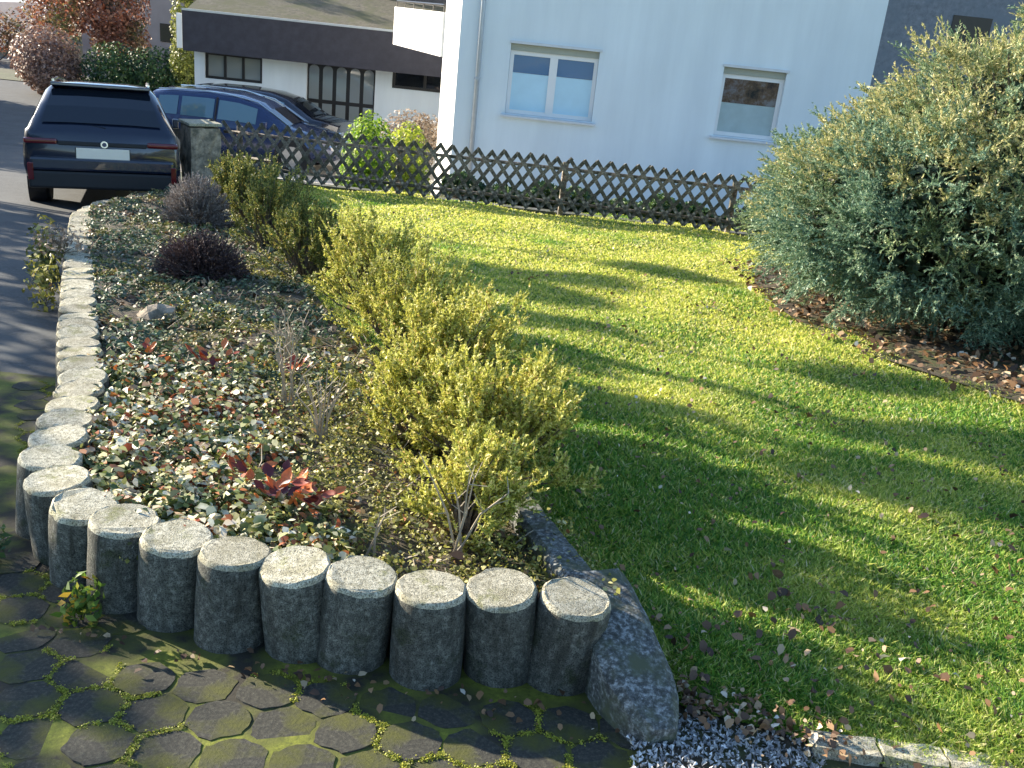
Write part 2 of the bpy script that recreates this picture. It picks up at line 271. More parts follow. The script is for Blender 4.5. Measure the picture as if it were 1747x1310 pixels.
def sheet(name, rows, zf, mat, nx=2, kind='structure', jit=0.0, parent=None):
    """rows: list of (y, x0, x1)"""
    vs, fs = [], []
    for (y, x0, x1) in rows:
        for i in range(nx + 1):
            x = x0 + (x1 - x0) * i / nx; vs.append((x, y, float(zf(x, y)) + (random.uniform(-jit, jit) if jit else 0)))
    for j in range(len(rows) - 1):
        for i in range(nx):
            a = j * (nx + 1) + i; fs.append((a, a + 1, a + nx + 2, a + nx + 1))
    me = bpy.data.meshes.new(name); me.from_pydata(vs, [], fs); me.update()
    if jit: me.shade_smooth()
    o = link(name, me, mat, parent)
    if kind: o['kind'] = kind
    return o

def nz(x, y, s, o=0): return np.sin(x * s + o) * np.cos(y * s * 1.3 - o) + .6 * np.sin((x + y) * s * 1.9 + o * 2)
# ---- vegetation builders (all world units, local to the plant's base)
def unit(v): return v / np.maximum(np.linalg.norm(v, axis=-1, keepdims=True), 1e-9)
def shoots(start, direc, length, n, nl, nw, t0=0.2, spread=0.8, lift=0.15, stem=0.003):
    """needles along curved shoots -> (K*3,3) triangles"""
    N = len(start); d = unit(direc); t = t0 + (1 - t0) * rng.random((N, n)) ** 0.8
    L = length[:, None, None]
    base = start[:, None, :] + d[:, None, :] * (L * t[..., None]) + np.array([0, 0, 1.0]) * (lift * L * t[..., None] ** 2)
    rnd = rng.normal(size=(N, n, 3)); nd = unit(d[:, None, :] * 0.8 + np.array([0, 0, lift]) + rnd * spread * 0.7)
    side = unit(np.cross(nd, rng.normal(size=(N, n, 3))))
    ll = nl * (0.6 + 0.8 * rng.random((N, n, 1))) * (1.15 - 0.5 * t[..., None]); ww = nw * (0.7 + 0.6 * rng.random((N, n, 1)))
    tri = np.stack([base - side * ww / 2, base + side * ww / 2, base + nd * ll], axis=2)
    out = [tri.reshape(-1, 3)]
    return np.concatenate(out)
def leaves(pos, nrm, size, aspect=0.6):
    nrm = unit(nrm); a = unit(np.cross(nrm, rng.normal(size=nrm.shape))); b = np.cross(nrm, a)
    s = size[:, None] if hasattr(size, 'shape') else size
    q = np.stack([pos - a * s * 0.5, pos + b * s * aspect * 0.5 - a * s * 0.08 + nrm * s * 0.12, pos + a * s * 0.5 + nrm * s * 0.05, pos - b * s * aspect * 0.5 - a * s * 0.08 + nrm * s * 0.12], axis=1)
    return q.reshape(-1, 3)
def curled(pos, nrm, size, aspect=0.6):
    """larger leaves with six corners, curled along and across the midrib"""
    nrm = unit(nrm); a = unit(np.cross(nrm, rng.normal(size=nrm.shape))); b = np.cross(nrm, a); n = len(pos)
    s = size[:, None]; c = rng.uniform(.1, .45, (n, 1)); k = [(-.5, 0, .6), (-.22, .42, 1.0), (.2, .38, .9), (.5, .04, .3), (.16, -.40, .8), (-.25, -.36, 1.1)]
    j = rng.uniform(.75, 1.2, (n, 6, 1))
    q = np.stack([pos + a * s * u_ * j[:, i] + b * s * aspect * v_ * 1.25 * j[:, i] + nrm * s * c * w_ * (abs(v_) * 1.6 + .2 * (i == 3)) for i, (u_, v_, w_) in enumerate(k)], axis=1)
    return q.reshape(-1, 3)
def lobes_points(lobes, n, depth=0.25):
    w = np.array([l[3] * l[4] for l in lobes], float); w /= w.sum(); idx = rng.choice(len(lobes), n, p=w)
    l = np.array(lobes, float)[idx]; d = unit(rng.normal(size=(n, 3))); rr = 1 - depth * rng.random((n, 1)) ** 1.3
    p = l[:, :3] + d * rr * l[:, 3:6]; nn = unit(d / l[:, 3:6])
    return p, nn
def outside(p, lobes, k=0.8):
    keep = np.ones(len(p), bool)
    for l in lobes:
        q = (p - np.array(l[:3])) / (np.array(l[3:6]) * k); keep &= (q ** 2).sum(1) > 1
    return keep
def leaf_bush(name, label, cat, loc, lobes, mat, n, size, stems=6, group=None, flat=0.5, kindname='foliage', zf=None):
    t = thing(name, label, cat, loc, group=group)
    p, nn = lobes_points(lobes, n, 0.5)
    k = p[:, 2] > 0.01; p = p[k]; nn = nn[k]
    nr = unit(nn + rng.normal(size=nn.shape) * flat + np.array([0, 0, 0.3]))
    mesh_np(kindname, leaves(p, nr, size * (0.6 + 0.8 * rng.random(len(p)))), 4, mat, t)
    mb = MB(); r_ = random.Random(len(label))
    for i in range(stems):
        l = lobes[i % len(lobes)]; e = Vector((l[0] + r_.uniform(-.4, .4) * l[3], l[1] + r_.uniform(-.4, .4) * l[4], l[2] + 0.5 * l[5]))
        mb.tube([(e.x * .08, e.y * .08, -0.03), e * 0.5 + Vector((r_.uniform(-.05, .05), r_.uniform(-.05, .05), 0)), e], [0.02, 0.012, 0.004], 5)
    mb.build('stem', M['bark'], t)
    return t

# ================================================================== SETTING
ys = [-8, 0, 4, 8, 12, 16, 21, 30, 60, 140]
sheet('ground', [(y, -120, 120) for y in ys], lambda x, y: road_z(x, y) - 0.02, M['ground'])
# road: runs down to the left
def rx(y): return -1.62 - 0.43 * (y - 3.1) if y < 11.5 else -5.23 - 0.43 * (y - 11.5)
sheet('road', [(y, rx(y) - 5.2, rx(y) + 0.25) for y in (4.6, 8, 12, 16, 21, 30, 42)], lambda x, y: road_z(x, y) - 0.012, M['asphalt'])
sheet('pavement', [(y, -3.6, 3.4) for y in (-3, 0, 1.2, 2.4, 3.2)] + [(4.2, -3.9, -1.7), (4.75, -4.1, -2.0)], lambda x, y: road_z(x, y) - 0.0035, M['moss_joint'], 4)
pave = bpy.data.objects['pavement']
sheet('driveway', [(13.6, -4.6, 7), (16, -5.6, 7), (21, -7.8, 7), (27, -10, 7), (33, -12, 7)], lambda x, y: road_z(x, y) - 0.006, M['drive'], 3)

# lawn sheet
def hedge_x(y):   # boundary bed/lawn
    return np.interp(y, [2.25, 3.3, 5.0, 6.5, 9.0, 11.5, 13.3], [0.5, 0.12, -0.75, -1.45, -2.4, -3.3, -4.2])
rows = []
for i in range(60):
    y = 1.98 + i * (13.3 - 1.98) / 59
    x0 = float(hedge_x(max(y, 2.25))) if y > 2.25 else 0.5 + (2.25 - y) * 3.3
    rows.append((y, x0, 9.0))
def lawnb(x, y): return float(lawn_s(x, y))
sheet('lawn', rows, lawnb, M['turf'], 40)
# planting bed between road edging and lawn
rows = []
def edge_x(y): return np.interp(y, [2.42, 2.6, 3.0, 3.9, 4.65, 6.0, 7.9, 9.3, 10.5, 11.3], [-1.0, -1.3, -1.55, -1.85, -2.22, -2.85, -3.72, -4.35, -4.6, -4.5])
for i in range(50):
    y = 2.42 + i * (13.0 - 2.42) / 49
    xl = float(edge_x(y)) if y < 11.3 else -4.5 + (y - 11.3) * 0.1
    rows.append((y, xl + 0.02, float(hedge_x(y)) + (0.03 if y > 3.6 else -.07)))
def bedb(x, y): return bed_z(x, y) + 0.015 * math.sin(x * 6 + y * 2) + 0.012 * math.sin(x * 11 - y * 9)
sheet('planting_bed', rows, bedb, M['soil'], 16, jit=0.008)
# mulch under the big juniper
sheet('mulch', [(4.9, 3.6, 6.2), (5.6, 3.0, 6.4), (6.4, 2.5, 6.6), (7.4, 2.15, 6.8), (8.6, 2.1, 6.8), (10, 2.4, 6.5)], lambda x, y: lawn_z(x, y) + 0.035, M['soil'], 16, jit=0.02)

# pavers: separate stones
def paver_mesh(seed):
    rr = random.Random(seed); b = MB(); pts = []
    cs = [(math.cos(R(60 * k + 30)) * .0915, math.sin(R(60 * k + 30)) * .0915) for k in range(6)]
    for k in range(6):
        c0, c1 = cs[k], cs[(k + 1) % 6]
        for t_ in (.06, .36, .66, .94):
            w_ = rr.uniform(.90, 1.02) * (1 if .1 < t_ < .9 else .97); pts.append(((c0[0] + (c1[0] - c0[0]) * t_) * w_, (c0[1] + (c1[1] - c0[1]) * t_) * w_))
    b.prism(pts, -0.05, 0.0); top = [f_ for f_ in b.b.faces if all(v.co.z > -0.001 for v in f_.verts)][0]
    bmesh.ops.inset_region(b.b, faces=[top], thickness=0.008, depth=0.004)
    me = bpy.data.meshes.new('paving_stone'); bmesh.ops.recalc_face_normals(b.b, faces=list(b.b.faces)); b.b.to_mesh(me); b.b.free(); me.materials.append(M['paver']); return me
pm = [paver_mesh(i) for i in range(14)]
def inside_bed(x, y):
    if y > 2.2 and x > edge_x(max(y, 2.42)) - 0.04 and x < 0.6: return True
    if x > 0.45 and y > 1.93: return True
    return False
cnt = 0
for j in range(-1, 26):
    for i in range(-24, 16):
        x = (i + 0.5 * (j % 2)) * 0.164; y = 1.42 + j * 0.142
        if y > 4.6 or x < -0.535 * y - 0.12 or x > 0.56 * y + 0.2 or inside_bed(x, y): continue
        o = bpy.data.objects.new('paving_stone', random.choice(pm)); C.objects.link(o); o.parent = pave
        o.rotation_mode = 'ZYX'; o.location = (x, y, -0.1 * y - 0.001 + random.uniform(-0.002, 0.002)); o.rotation_euler = (R(-5.7) + random.uniform(-.02, .02), random.uniform(-.02, .02), random.randint(0, 5) * R(60) + random.uniform(-.05, .05)); o.location.x += random.uniform(-.004, .004); o.location.y += random.uniform(-.004, .004)
        cnt += 1
print('pavers', cnt)

# moss cushions along the joints
mp = []
for o in pave.children:
    for q in range(34):
        a = R(60 * random.randint(0, 5)); e = random.uniform(-.5, .5) * .112; c0 = Vector((math.cos(a) * .082, math.sin(a) * .082, 0)) + Vector((-math.sin(a), math.cos(a), 0)) * e * .8
        P_w = (o.location.x + c0.x, o.location.y + c0.y)
        if nz(P_w[0], P_w[1], 5.5, 1.3) + .5 * nz(P_w[0], P_w[1], 17, .3) > .25 and random.random() < .8:
            for w_ in range(30): mp.append((P_w[0] + random.gauss(0, .0055), P_w[1] + random.gauss(0, .0055), -.1 * P_w[1] + .0005 + random.random() * .002))
mp = np.array(mp)
tag(mesh_np('joint_moss', leaves(mp, np.array([0, 0, 1.]) + rng.normal(size=mp.shape) * .7, .0042 * (.5 + rng.random(len(mp))), .9), 4, M['joint_moss']), 'bright yellow-green moss growing in the joints of the paving', 'moss', kind='stuff')
# ================================================================== PALISADES
def palisade_mesh(seed, h=0.34, rad=0.105):
    rr = random.Random(seed); b = MB().b; n = 28
    rings = []
    chips = [(rr.uniform(0, 6.28), rr.uniform(.12, .3), rr.uniform(.03, .10)) for _ in range(3)]
    for (z, k) in ((-h, 1), (-h * .75, 1.0), (-h * .5, 1.006), (-h * .25, 1.0), (-0.034, 1.0), (-0.016, 0.985), (-.005, .955), (0, 0.90)):
        ring = []
        for i in range(n):
            a = 2 * math.pi * i / n; c_ = sum(dp_ * max(0, 1 - abs((a - a0 + math.pi) % (2 * math.pi) - math.pi) / wd) for a0, wd, dp_ in chips) if z > -.04 else 0
            q = rad * k * (1 + 0.008 * math.sin(i * 3 + seed) + rr.uniform(-.006, .006) - c_)
            ring.append(b.verts.new((math.cos(a) * q, math.sin(a) * q, z - (c_ * .06 if z > -.01 else 0) + (rr.uniform(-.0015, .0015) if z > -0.01 else 0))))
        rings.append(ring)
    for a, c in zip(rings, rings[1:]):
        for i in range(n): b.faces.new([a[i], a[(i + 1) % n], c[(i + 1) % n], c[i]]).smooth = True
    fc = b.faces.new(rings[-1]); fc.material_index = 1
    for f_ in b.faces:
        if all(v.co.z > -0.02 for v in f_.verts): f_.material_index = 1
    bmesh.ops.recalc_face_normals(b, faces=list(b.faces))
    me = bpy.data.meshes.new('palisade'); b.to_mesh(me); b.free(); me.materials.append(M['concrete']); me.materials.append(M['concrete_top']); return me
pal = [palisade_mesh(i) for i in range(9)]
def put_pal(parent, x, y, z, tilt=0.03, sc=1.0, rzz=None):
    o = bpy.data.objects.new('palisade', random.choice(pal)); C.objects.link(o); o.parent = parent; o.location = (x, y, z)
    o.rotation_euler = (R(-4) + random.uniform(-tilt, tilt), random.uniform(-tilt, tilt), random.uniform(0, 6.28)); o.scale = (sc, sc, 1.0); return o
e1 = thing('palisade_edging', 'row of round grey concrete palisades curving along the front of the raised bed, sunlit tops painted paler', 'bed edging')
front = [(-1.45, 2.80, .0), (-1.29, 2.645, .005), (-1.12, 2.55, .025), (-.935, 2.475, .03), (-.745, 2.42, .035), (-.56, 2.375, .04), (-.365, 2.36, .04), (-.165, 2.335, .04), (.03, 2.36, .045), (.245, 2.36, .04)]
for p in front: put_pal(e1, *p)
e2 = thing('palisade_edging', 'long row of round concrete palisades between the bed and the road', 'bed edging')
y = 2.98; k = 0
while y < 11.0:
    x = float(edge_x(y)) - 0.02
    put_pal(e2, x, y, -0.1 * y + 0.28 + random.uniform(-.008, .008), 0.035)
    slope = (float(edge_x(y + .1)) - float(edge_x(y))) / .1
    y += 0.205 / math.sqrt(1 + slope * slope); k += 1
e3 = thing('palisade_edging', 'short curved row of palisades at the far end of the bed', 'bed edging')
for i in range(7):
    a = i / 6; put_pal(e3, -4.62 + 0.75 * a + 0.0, 11.12 + 0.35 * math.sin(a * 1.5), -0.86 - 0.02 * a, 0.03)
e4 = thing('kerb_edging', 'straight lichen-covered concrete kerb between the golden bushes and the lawn, its end sloping down', 'bed edging')
kd = Vector((.335, -.942, 0)).normalized(); kn = Vector((kd.y, -kd.x, 0)); K0 = Vector((-.27, 4.05, 0))
def kerb_block(t0, t1, z0, z1, w, mat, label=None, end=False):
    b = MB(); N_ = 12; prof = [(-w, -.30), (-w, -.02), (-w * .72, 0), (w * .72, 0), (w, -.02), (w, -.30)]; rings = []
    for i in range(N_ + 1):
        q = i / N_; t = t0 + (t1 - t0) * q; k = 1.0
        if end: k = math.sqrt(max(.12, 1 - max(0, (q - .55) / .45) ** 2 * .85))
        zt = z0 + (z1 - z0) * (q if not end else q ** 1.25)
        ring = []
        for (a, h_) in prof:
            c = K0 + kd * t + kn * (a * k + random.uniform(-.003, .003)); ring.append(b.b.verts.new((c.x, c.y, (zt + h_ if h_ > -.1 else -.1 * c.y - .1) + (random.uniform(-.004, .004) if h_ > -.1 else 0))))
        rings.append(ring)
    for r0, r1 in zip(rings, rings[1:]):
        for k in range(len(prof) - 1): b.b.faces.new([r0[k], r0[k + 1], r1[k + 1], r1[k]])
    b.b.faces.new(rings[0]); b.b.faces.new(rings[-1][::-1])
    o = b.build('kerb_stone', mat, e4)
    if label: o['label'] = label
kerb_block(0.0, .52, -.135, -.09, .055, M['concrete_dark']); kerb_block(.53, 1.08, -.088, -.04, .055, M['kerb_light']); kerb_block(1.09, 1.60, -.038, .005, .058, M['concrete_dark'])
K0 = K0 + kn * -.0 + Vector((.045, 0.01, 0))
kerb_block(1.60, 2.13, .012, -.135, .10, M['concrete_dark'], 'end of the kerb, wider and sloping down to the ground', True)

# gravel strip and flat slabs bottom right
sheet('gravel_bed', [(1.5, .5, 3), (1.8, .42, 3), (2.0, .42, 3), (2.12, .5, 3), (2.32, .5, 1.4)], lambda x, y: -0.1 * y + 0.018, M['soil'], 12, jit=0.006)
N = 14000; px_ = rng.uniform(.4, 2.2, N); py_ = rng.uniform(1.55, 2.26, N)
keep = (py_ < 2.24 - .26 * (px_ - .5) - 0.05 * rng.random(N)) & ~((px_ > .92) & (px_ < 1.55) & (py_ > 2.03 - .03)); px_, py_ = px_[keep], py_[keep]
P0 = np.stack([px_, py_, -0.1 * py_ + 0.022 + rng.random(len(px_)) * .006], 1)
T = unit(rng.normal(size=(len(P0), 4, 3))) * (0.005 + 0.006 * rng.random((len(P0), 1, 1))) + P0[:, None, :]
tri = T[:, [0, 1, 2, 0, 2, 3, 0, 3, 1, 1, 3, 2], :].reshape(-1, 3)
go = mesh_np('gravel', tri, 3, M['gravel']); tag(go, 'grey gravel chips at the edge of the lawn in the bottom right corner', 'gravel', kind='stuff')
slab = thing('edging_slabs', 'pale mossy flat edging stones lying along the bottom edge of the lawn', 'edging stones')
for i in range(4):
    b = MB(); b.box(-.085, .085, -.04, .04, -.05, 0); bmesh.ops.subdivide_edges(b.b, edges=list(b.b.edges), cuts=3, use_grid_fill=True)
    for v in b.b.verts: v.co += Vector([random.uniform(-.005, .005) for _ in range(3)])
    o = b.build('stone', M['concrete_top'], slab); o.location = (0.98 + i * .175, 2.10 - i * .010, -0.1 * 2.06 + 0.05); o.rotation_euler = (R(-6), 0, R(-3 + random.uniform(-3, 3)))

# ================================================================== FENCE
fx0, fx1 = -4.1, 7.0
def fy(x): return 13.2 - 0.085 * (x + 4.2)
def fz(x): return float(lawn_z(x, fy(x)))
fence = thing('lattice_fence', 'low weathered brown wooden lattice fence of crossed stakes behind the lawn', 'fence', (0, 0, 0))
ang = math.atan2(-0.085, 1)
def stake_mesh():
    b = MB(); b.prism([(-.024, -.010), (.024, -.010), (.019, .008), (0, .015), (-.019, .008)], -.44, .44)
    for f_ in b.b.faces:
        if len(f_.verts) == 5: f_.material_index = 1
    me = bpy.data.meshes.new('slat'); bmesh.ops.recalc_face_normals(b.b, faces=list(b.b.faces)); b.b.to_mesh(me); b.b.free(); me.materials.append(M['wood_old']); me.materials.append(M['wood_cut']); return me
sm = stake_mesh(); x = fx0
while x < fx1:
    for s_, dy in ((1, -.03), (-1, -.052)):
        xx = x + (0 if s_ > 0 else .0)
        o = bpy.data.objects.new('slat', sm); C.objects.link(o); o.parent = fence
        o.location = (xx, fy(xx) + dy, fz(xx) + 0.40 + random.uniform(-.012, .012)); o.rotation_euler = (0, s_ * R(37 + random.uniform(-1.5, 1.5)), ang)
    x += 0.172
for dz in (0.16, 0.60):
    b = MB(); b.tube([(xx, fy(xx), fz(xx) + dz) for xx in np.linspace(fx0 - .1, fx1, 9)], 0.024, 6); b.build('rail', M['wood_old'], fence, smooth=True)
for xx in np.arange(fx0 + 0.1, fx1, 2.2):
    b = MB(); b.tube([(xx, fy(xx) + .06, fz(xx) - .4), (xx, fy(xx) + .06, fz(xx) + .68)], 0.04, 8); b.build('post', M['wood_old'], fence)
rw = MB(); rw.prism([(fx0 - .3, fy(fx0) + .10), (fx1, fy(fx1) + .10), (fx1, fy(fx1) + .25), (fx0 - .3, fy(fx0) + .25)], lambda x, y: -1.6, lambda x, y: fz(x) + .01)
tag(rw.build('retaining_wall', M['concrete_dark']), 'low concrete retaining wall under the lattice fence', 'wall')
# pillar at the fence's left end
pl = thing('fence_pillar', 'weathered light brown stone pillar between the parked dark car and the fence', 'pillar', (-4.46, 13.02, -1.3), R(38))
b = MB(); b.box(-.20, .20, -.20, .20, 0, 1.1); bmesh.ops.subdivide_edges(b.b, edges=list(b.b.edges), cuts=5, use_grid_fill=True)
for v in b.b.verts: v.co += Vector([random.uniform(-.012, .012) for _ in range(3)])
b.build('pillar_shaft', M['stump_wood'], pl); b = MB(); b.box(-.22, .22, -.22, .22, 1.12, 1.16); b.build('pillar_cap', M['concrete_top'], pl, bevel=.01)

# ================================================================== WHITE HOUSE
HY = 18.0; GZ = -2.1
house = thing('white_house', 'white rendered house with two windows facing the lawn', 'house', (0, 0, 0))
def wall_open(x0, x1, z0, z1, y, th, openings, name, mat, parent):
    b = MB(); xs = x0
    for (a, c, d, e) in sorted(openings):
        b.box(xs, a, y, y + th, z0, z1); b.box(a, c, y, y + th, z0, d); b.box(a, c, y, y + th, e, z1); xs = c
    b.box(xs, x1, y, y + th, z0, z1); return b.build(name, mat, parent)
W1 = (-0.64, 0.93, -0.08, 1.12); W2 = (3.13, 4.24, -0.08, 1.10)
wall_open(-1.55, 5.72, GZ, 5.4, HY, .35, [W1, W2], 'front_wall', M['render_white'], house)
# side walls and upper storey (angled left flank)
b = MB(); b.prism([(-1.55, 18.0), (-1.22, 18.351), (-1.6, 19.15), (-1.93, 19.05)], GZ, 5.4); b.build('left_pier', M['render_cream'], house)
b = MB(); b.prism([(-1.2, 18.352), (-.9, 18.352), (-.9, 27), (-1.2, 27)], GZ, 5.4); b.build('left_wall', M['render_cream'], house)
b = MB(); b.prism([(5.37, 18.352), (5.72, 18.352), (5.72, 27), (5.37, 27)], GZ, 5.4); b.build('right_wall', M['render_white'], house)
b = MB(); b.box(-.9, 5.37, 26.7, 27, GZ, 5.4); b.build('back_wall', M['render_white'], house)
b = MB(); b.prism([(-2.6, 17.3), (6.5, 17.3), (6.5, 22.5), (-2.6, 22.5)], lambda x, y: 5.41 + (y - 17.3) * .6, lambda x, y: 5.6 + (y - 17.3) * .6)
b.prism([(-2.6, 22.502), (6.5, 22.502), (6.5, 27.7), (-2.6, 27.7)], lambda x, y: 5.41 + (27.7 - y) * .6, lambda x, y: 5.6 + (27.7 - y) * .6); b.build('roof', M['tile_roof'], house)
b = MB(); b.box(-1.3, 5.8, 17.9, 18.0 - .003, GZ, GZ + .38); b.build('plinth', M['concrete_dark'], house)
# balcony on the left flank
bal = [(-1.95, 18.2), (-1.7, 19.0), (-1.25, 21.6), (-3.3, 21.8)]
b = MB(); b.prism([(-1.98, 19.06), (-1.22, 19.06), (-1.22, 22.7), (-3.43, 22.7)], 0.72, 0.88); b.build('balcony_slab', M['render_cream'], house)
b = MB(); b.prism([(-1.98, 19.06), (-1.84, 19.06), (-3.29, 22.7), (-3.43, 22.7)], 0.882, 1.50); b.build('balcony_parapet', M['render_cream'], house)
b = MB(); b.tube([(-1.98, 19.2, 1.62), (-3.36, 22.6, 1.62)], .025, 6)
for i in range(6):
    a = i / 5; b.tube([(-1.98 - 1.38 * a, 19.2 + 3.4 * a, 1.48), (-1.98 - 1.38 * a, 19.2 + 3.4 * a, 1.62)], .015, 5)
b.build('balcony_rail', M['black_metal'], house)
# windows
def window(op, parent, y, sashes, upper, lower, split, frame=M['white_frame'], lab=None):
    x0, x1, z0, z1 = op; w = MB(); t = .07; yy = y + .11
    w.box(x0 + .003, x0 + t, yy, yy + .06, z0 + .003, z1 - .12); w.box(x1 - t, x1 - .003, yy, yy + .06, z0 + .003, z1 - .12)
    w.box(x0 + t, x1 - t, yy, yy + .06, z0 + .003, z0 + t); w.box(x0 + t, x1 - t, yy, yy + .06, z1 - .12 - t, z1 - .12)
    if sashes == 2: c = (x0 + x1) / 2; w.box(c - .07, c + .07, yy - .004, yy + .06, z0 + t, z1 - .12 - t)
    wf = w.build('window', frame, parent)
    if lab: wf['label'] = lab
    s_ = MB().box(x0 + .003, x1 - .003, yy - .03, yy + .06, z1 - .118, z1 - .003); s_.build('shutter_box', M['shutter_box'], wf)
    s_ = MB().prism([(x0 - .07, y - .09), (x1 + .07, y - .09), (x1 + .07, y + .108), (x0 - .07, y + .108)], lambda a, b_: z0 - .055, lambda a, b_: z0 - .012 - .0 + (b_ - y) * .12); s_.build('sill', M['grey_sill'], wf)
    xs = [x0 + t] + ([(x0 + x1) / 2 - .07, (x0 + x1) / 2 + .07] if sashes == 2 else []) + [x1 - t]
    zt = z1 - .12 - t; zs = z0 + t + (zt - z0 - t) * split
    for a, c in zip(xs[0::2], xs[1::2]):
        MB().box(a, c, yy + .022, yy + .03, zs, zt).build('pane', upper, wf)
        q = MB().box(a, c, yy + .022, yy + .03, z0 + t, zs - .004).build('frosted_pane', lower, wf)
window(W1, house, HY, 2, M['glass_blue'], M['frost_blue'], .68, lab='wide two-part window with pale frosted lower panes')
window(W2, house, HY, 1, M['glass_brown'], M['frost_grey'], .55, lab='narrow window with dark upper pane')
# thin raised surrounds
for op in (W1, W2):
    x0, x1, z0, z1 = op; b = MB(); b.box(x0 - .02, x1 + .04, HY - .035, HY - .002, z1, z1 + .045); b.build('window_lintel', M['grey_sill'], house)
b = MB(); b.tube([(-1.18, 17.93, GZ + .1), (-1.18, 17.93, 5.2)], .045, 10); dp = b.build('downpipe', M['grey_pipe'], house, smooth=True)
for z in (-.9, .45, 1.9):
    b = MB(); b.tube([(-1.18, 17.93, z), (-1.18, 17.93, z + .04)], .056, 10); b.build('pipe_bracket', M['grey_pipe'], dp)

# building behind on the right
sb = thing('slate_building', 'dark grey slate-clad building behind the white house on the right', 'building', (10.5, 27, 0))
b = MB(); b.box(-2.6, 8, 0, 6, GZ, 4.8); b.build('wall', M['slate'], sb); b = MB(); b.prism([(-3, -.4), (8.4, -.4), (8.4, 6.4), (-3, 6.4)], 4.81, 5.0); b.build('roof', M['tile_roof'], sb)
b = MB(); b.box(-.2, .8, -.03, -.003, 1.6, 2.7); b.build('window', M['dark_frame'], sb)

# ================================================================== LOW ENTRANCE BUILDING
EY = 27.0
eb = thing('entrance_building', 'low white building with deep dark fascia and dark framed entrance door', 'building')
EW1 = (-9.1, -7.55, -.80, -.12); ED = (-6.35, -4.5, GZ, .0); EW2 = (-4.05, -2.3, -.55, 0.02)
wall_open(-9.38, -1.8, GZ, .06, EY, .3, [EW1, ED, EW2], 'front_wall', M['render_white'], eb)
b = MB(); b.box(-9.38, -9.08, EY + .3, 35, GZ, .06); b.build('left_wall', M['render_white'], eb)
b = MB(); b.box(-9.06, -1.8, EY + 1.4, EY + 1.5, GZ, .05); b.build('inner_wall', M['dark_frame'], eb)
b = MB(); b.box(-9.42, -1.2, EY - .75, EY - .6, -.10, .88); b.build('fascia', M['fascia'], eb)
b = MB(); b.box(-9.42, -1.2, EY - .6, EY + .4, -.09, .06 + .003); b.build('soffit', M['fascia'], eb)
b = MB(); b.box(-9.42, -1.2, EY - .77, EY - .58, .882, .93); b.build('roof_edge', M['alu'], eb)
b = MB(); b.box(-9.56, -9.42, EY - .78, EY - .62, -.05, .8); b.build('rafter_end', M['render_cream'], eb)
b = MB(); b.prism([(-9.4, EY - .58), (-1.2, EY - .58), (-1.2, 36), (-9.4, 36)], lambda x, y: .5, lambda x, y: .88 + (y - EY + .58) * .30); b.build('roof', M['gravel_roof'], eb)
b = MB(); b.prism([(-5.9, 29.4), (-1.2, 28.6), (-1.2, 33), (-5.9, 33)], 1.0, lambda x, y: 1.75 + .9 * (x + 5.9) / 4.7); b.build('upper_roof', M['tile_roof'], eb)
def dark_window(op, y, n, parent, pane):
    x0, x1, z0, z1 = op; b = MB(); t = .07
    b.box(x0, x1, y + .06, y + .12, z0, z0 + t); b.box(x0, x1, y + .06, y + .12, z1 - t, z1)
    xs = np.linspace(x0, x1 - t, n + 1)
    for x in xs: b.box(x, x + t, y + .06 - .003, y + .12, z0 + t, z1 - t)
    w = b.build('window', M['dark_frame'], parent)
    for a, c in zip(xs, xs[1:]): MB().box(a + t, c, y + .09, y + .1, z0 + t, z1 - t).build('pane', pane, w)
dark_window(EW1, EY, 3, eb, M['glass_door']); dark_window(EW2, EY, 2, eb, M['glass_dark'])
# door with arched glass panels
b = MB(); x0, x1, z0, z1 = ED; b.box(x0, x1, EY + .10, EY + .14, z0, z1); door = b.build('door', M['dark_frame'], eb)
nx = 5; w = (x1 - x0) / nx
for i in range(nx):
    cx = x0 + (i + .5) * w; hw = w * .36
    for (za, zb_, arch) in ((-1.95, -1.15, False), (-1.05, -.28, True)):
        pts = [(-hw, za), (hw, za), (hw, zb_)] + ([(hw * math.cos(R(a)), zb_ + hw * .9 * math.sin(R(a))) for a in (30, 60, 90, 120, 150)] if arch else []) + [(-hw, zb_)]
        bb = MB(); fr = [bb.b.verts.new((cx + p[0], EY + .085, p[1])) for p in pts]; bk = [bb.b.verts.new((cx + p[0], EY + .098, p[1])) for p in pts]
        bb.b.faces.new(fr); bb.b.faces.new(bk[::-1])
        for k in range(len(pts)): bb.b.faces.new([fr[k], fr[(k + 1) % len(pts)], bk[(k + 1) % len(pts)], bk[k]])
        bb.build('pane', M['glass_door'], door)
# low white garden wall by the entrance
b = MB(); b.box(-2.95, -2.0, 24, 24.2, GZ, -1.0); tag(b.build('garden_wall', M['render_cream'], bevel=.01), 'low white garden wall left of the white house corner', 'wall')

# far buildings
fb = thing('pink_house', 'dusty pink building with a small window behind the hedge at upper left', 'house', (-16, 44, 0))
b = MB(); b.box(-4.2, 6, 0, 8, GZ, 4); b.build('wall', M['pink_render'], fb)
for x in (-2.4, -.75, 1.9): MB().box(x, x + .6, -.03, -.004, -.95, -.2).build('window', M['glass_dark'], fb)
b = MB(); b.box(-2.2, 6.4, -.5, 8.5, 4.01, 4.2); b.build('roof', M['tile_roof'], fb)
fb = thing('pale_house', 'pale blue-white house at the far left edge of the picture', 'house', (-29, 44, 0))
b = MB(); b.box(-6, 3.9, 0, 8, GZ, -.1); b.build('wall', M['pale_render'], fb)
b = MB(); b.prism([(-6.5, -.6), (4.4, -.6), (4.4, 4), (-6.5, 4)], lambda x, y: -.09 + (y + .6) * .7, lambda x, y: .05 + (y + .6) * .7); b.build('roof', M['tile_roof'], fb)
MB().box(1.6, 2.8, -.03, -.004, -1.2, -.4).build('window', M['glass_dark'], fb)

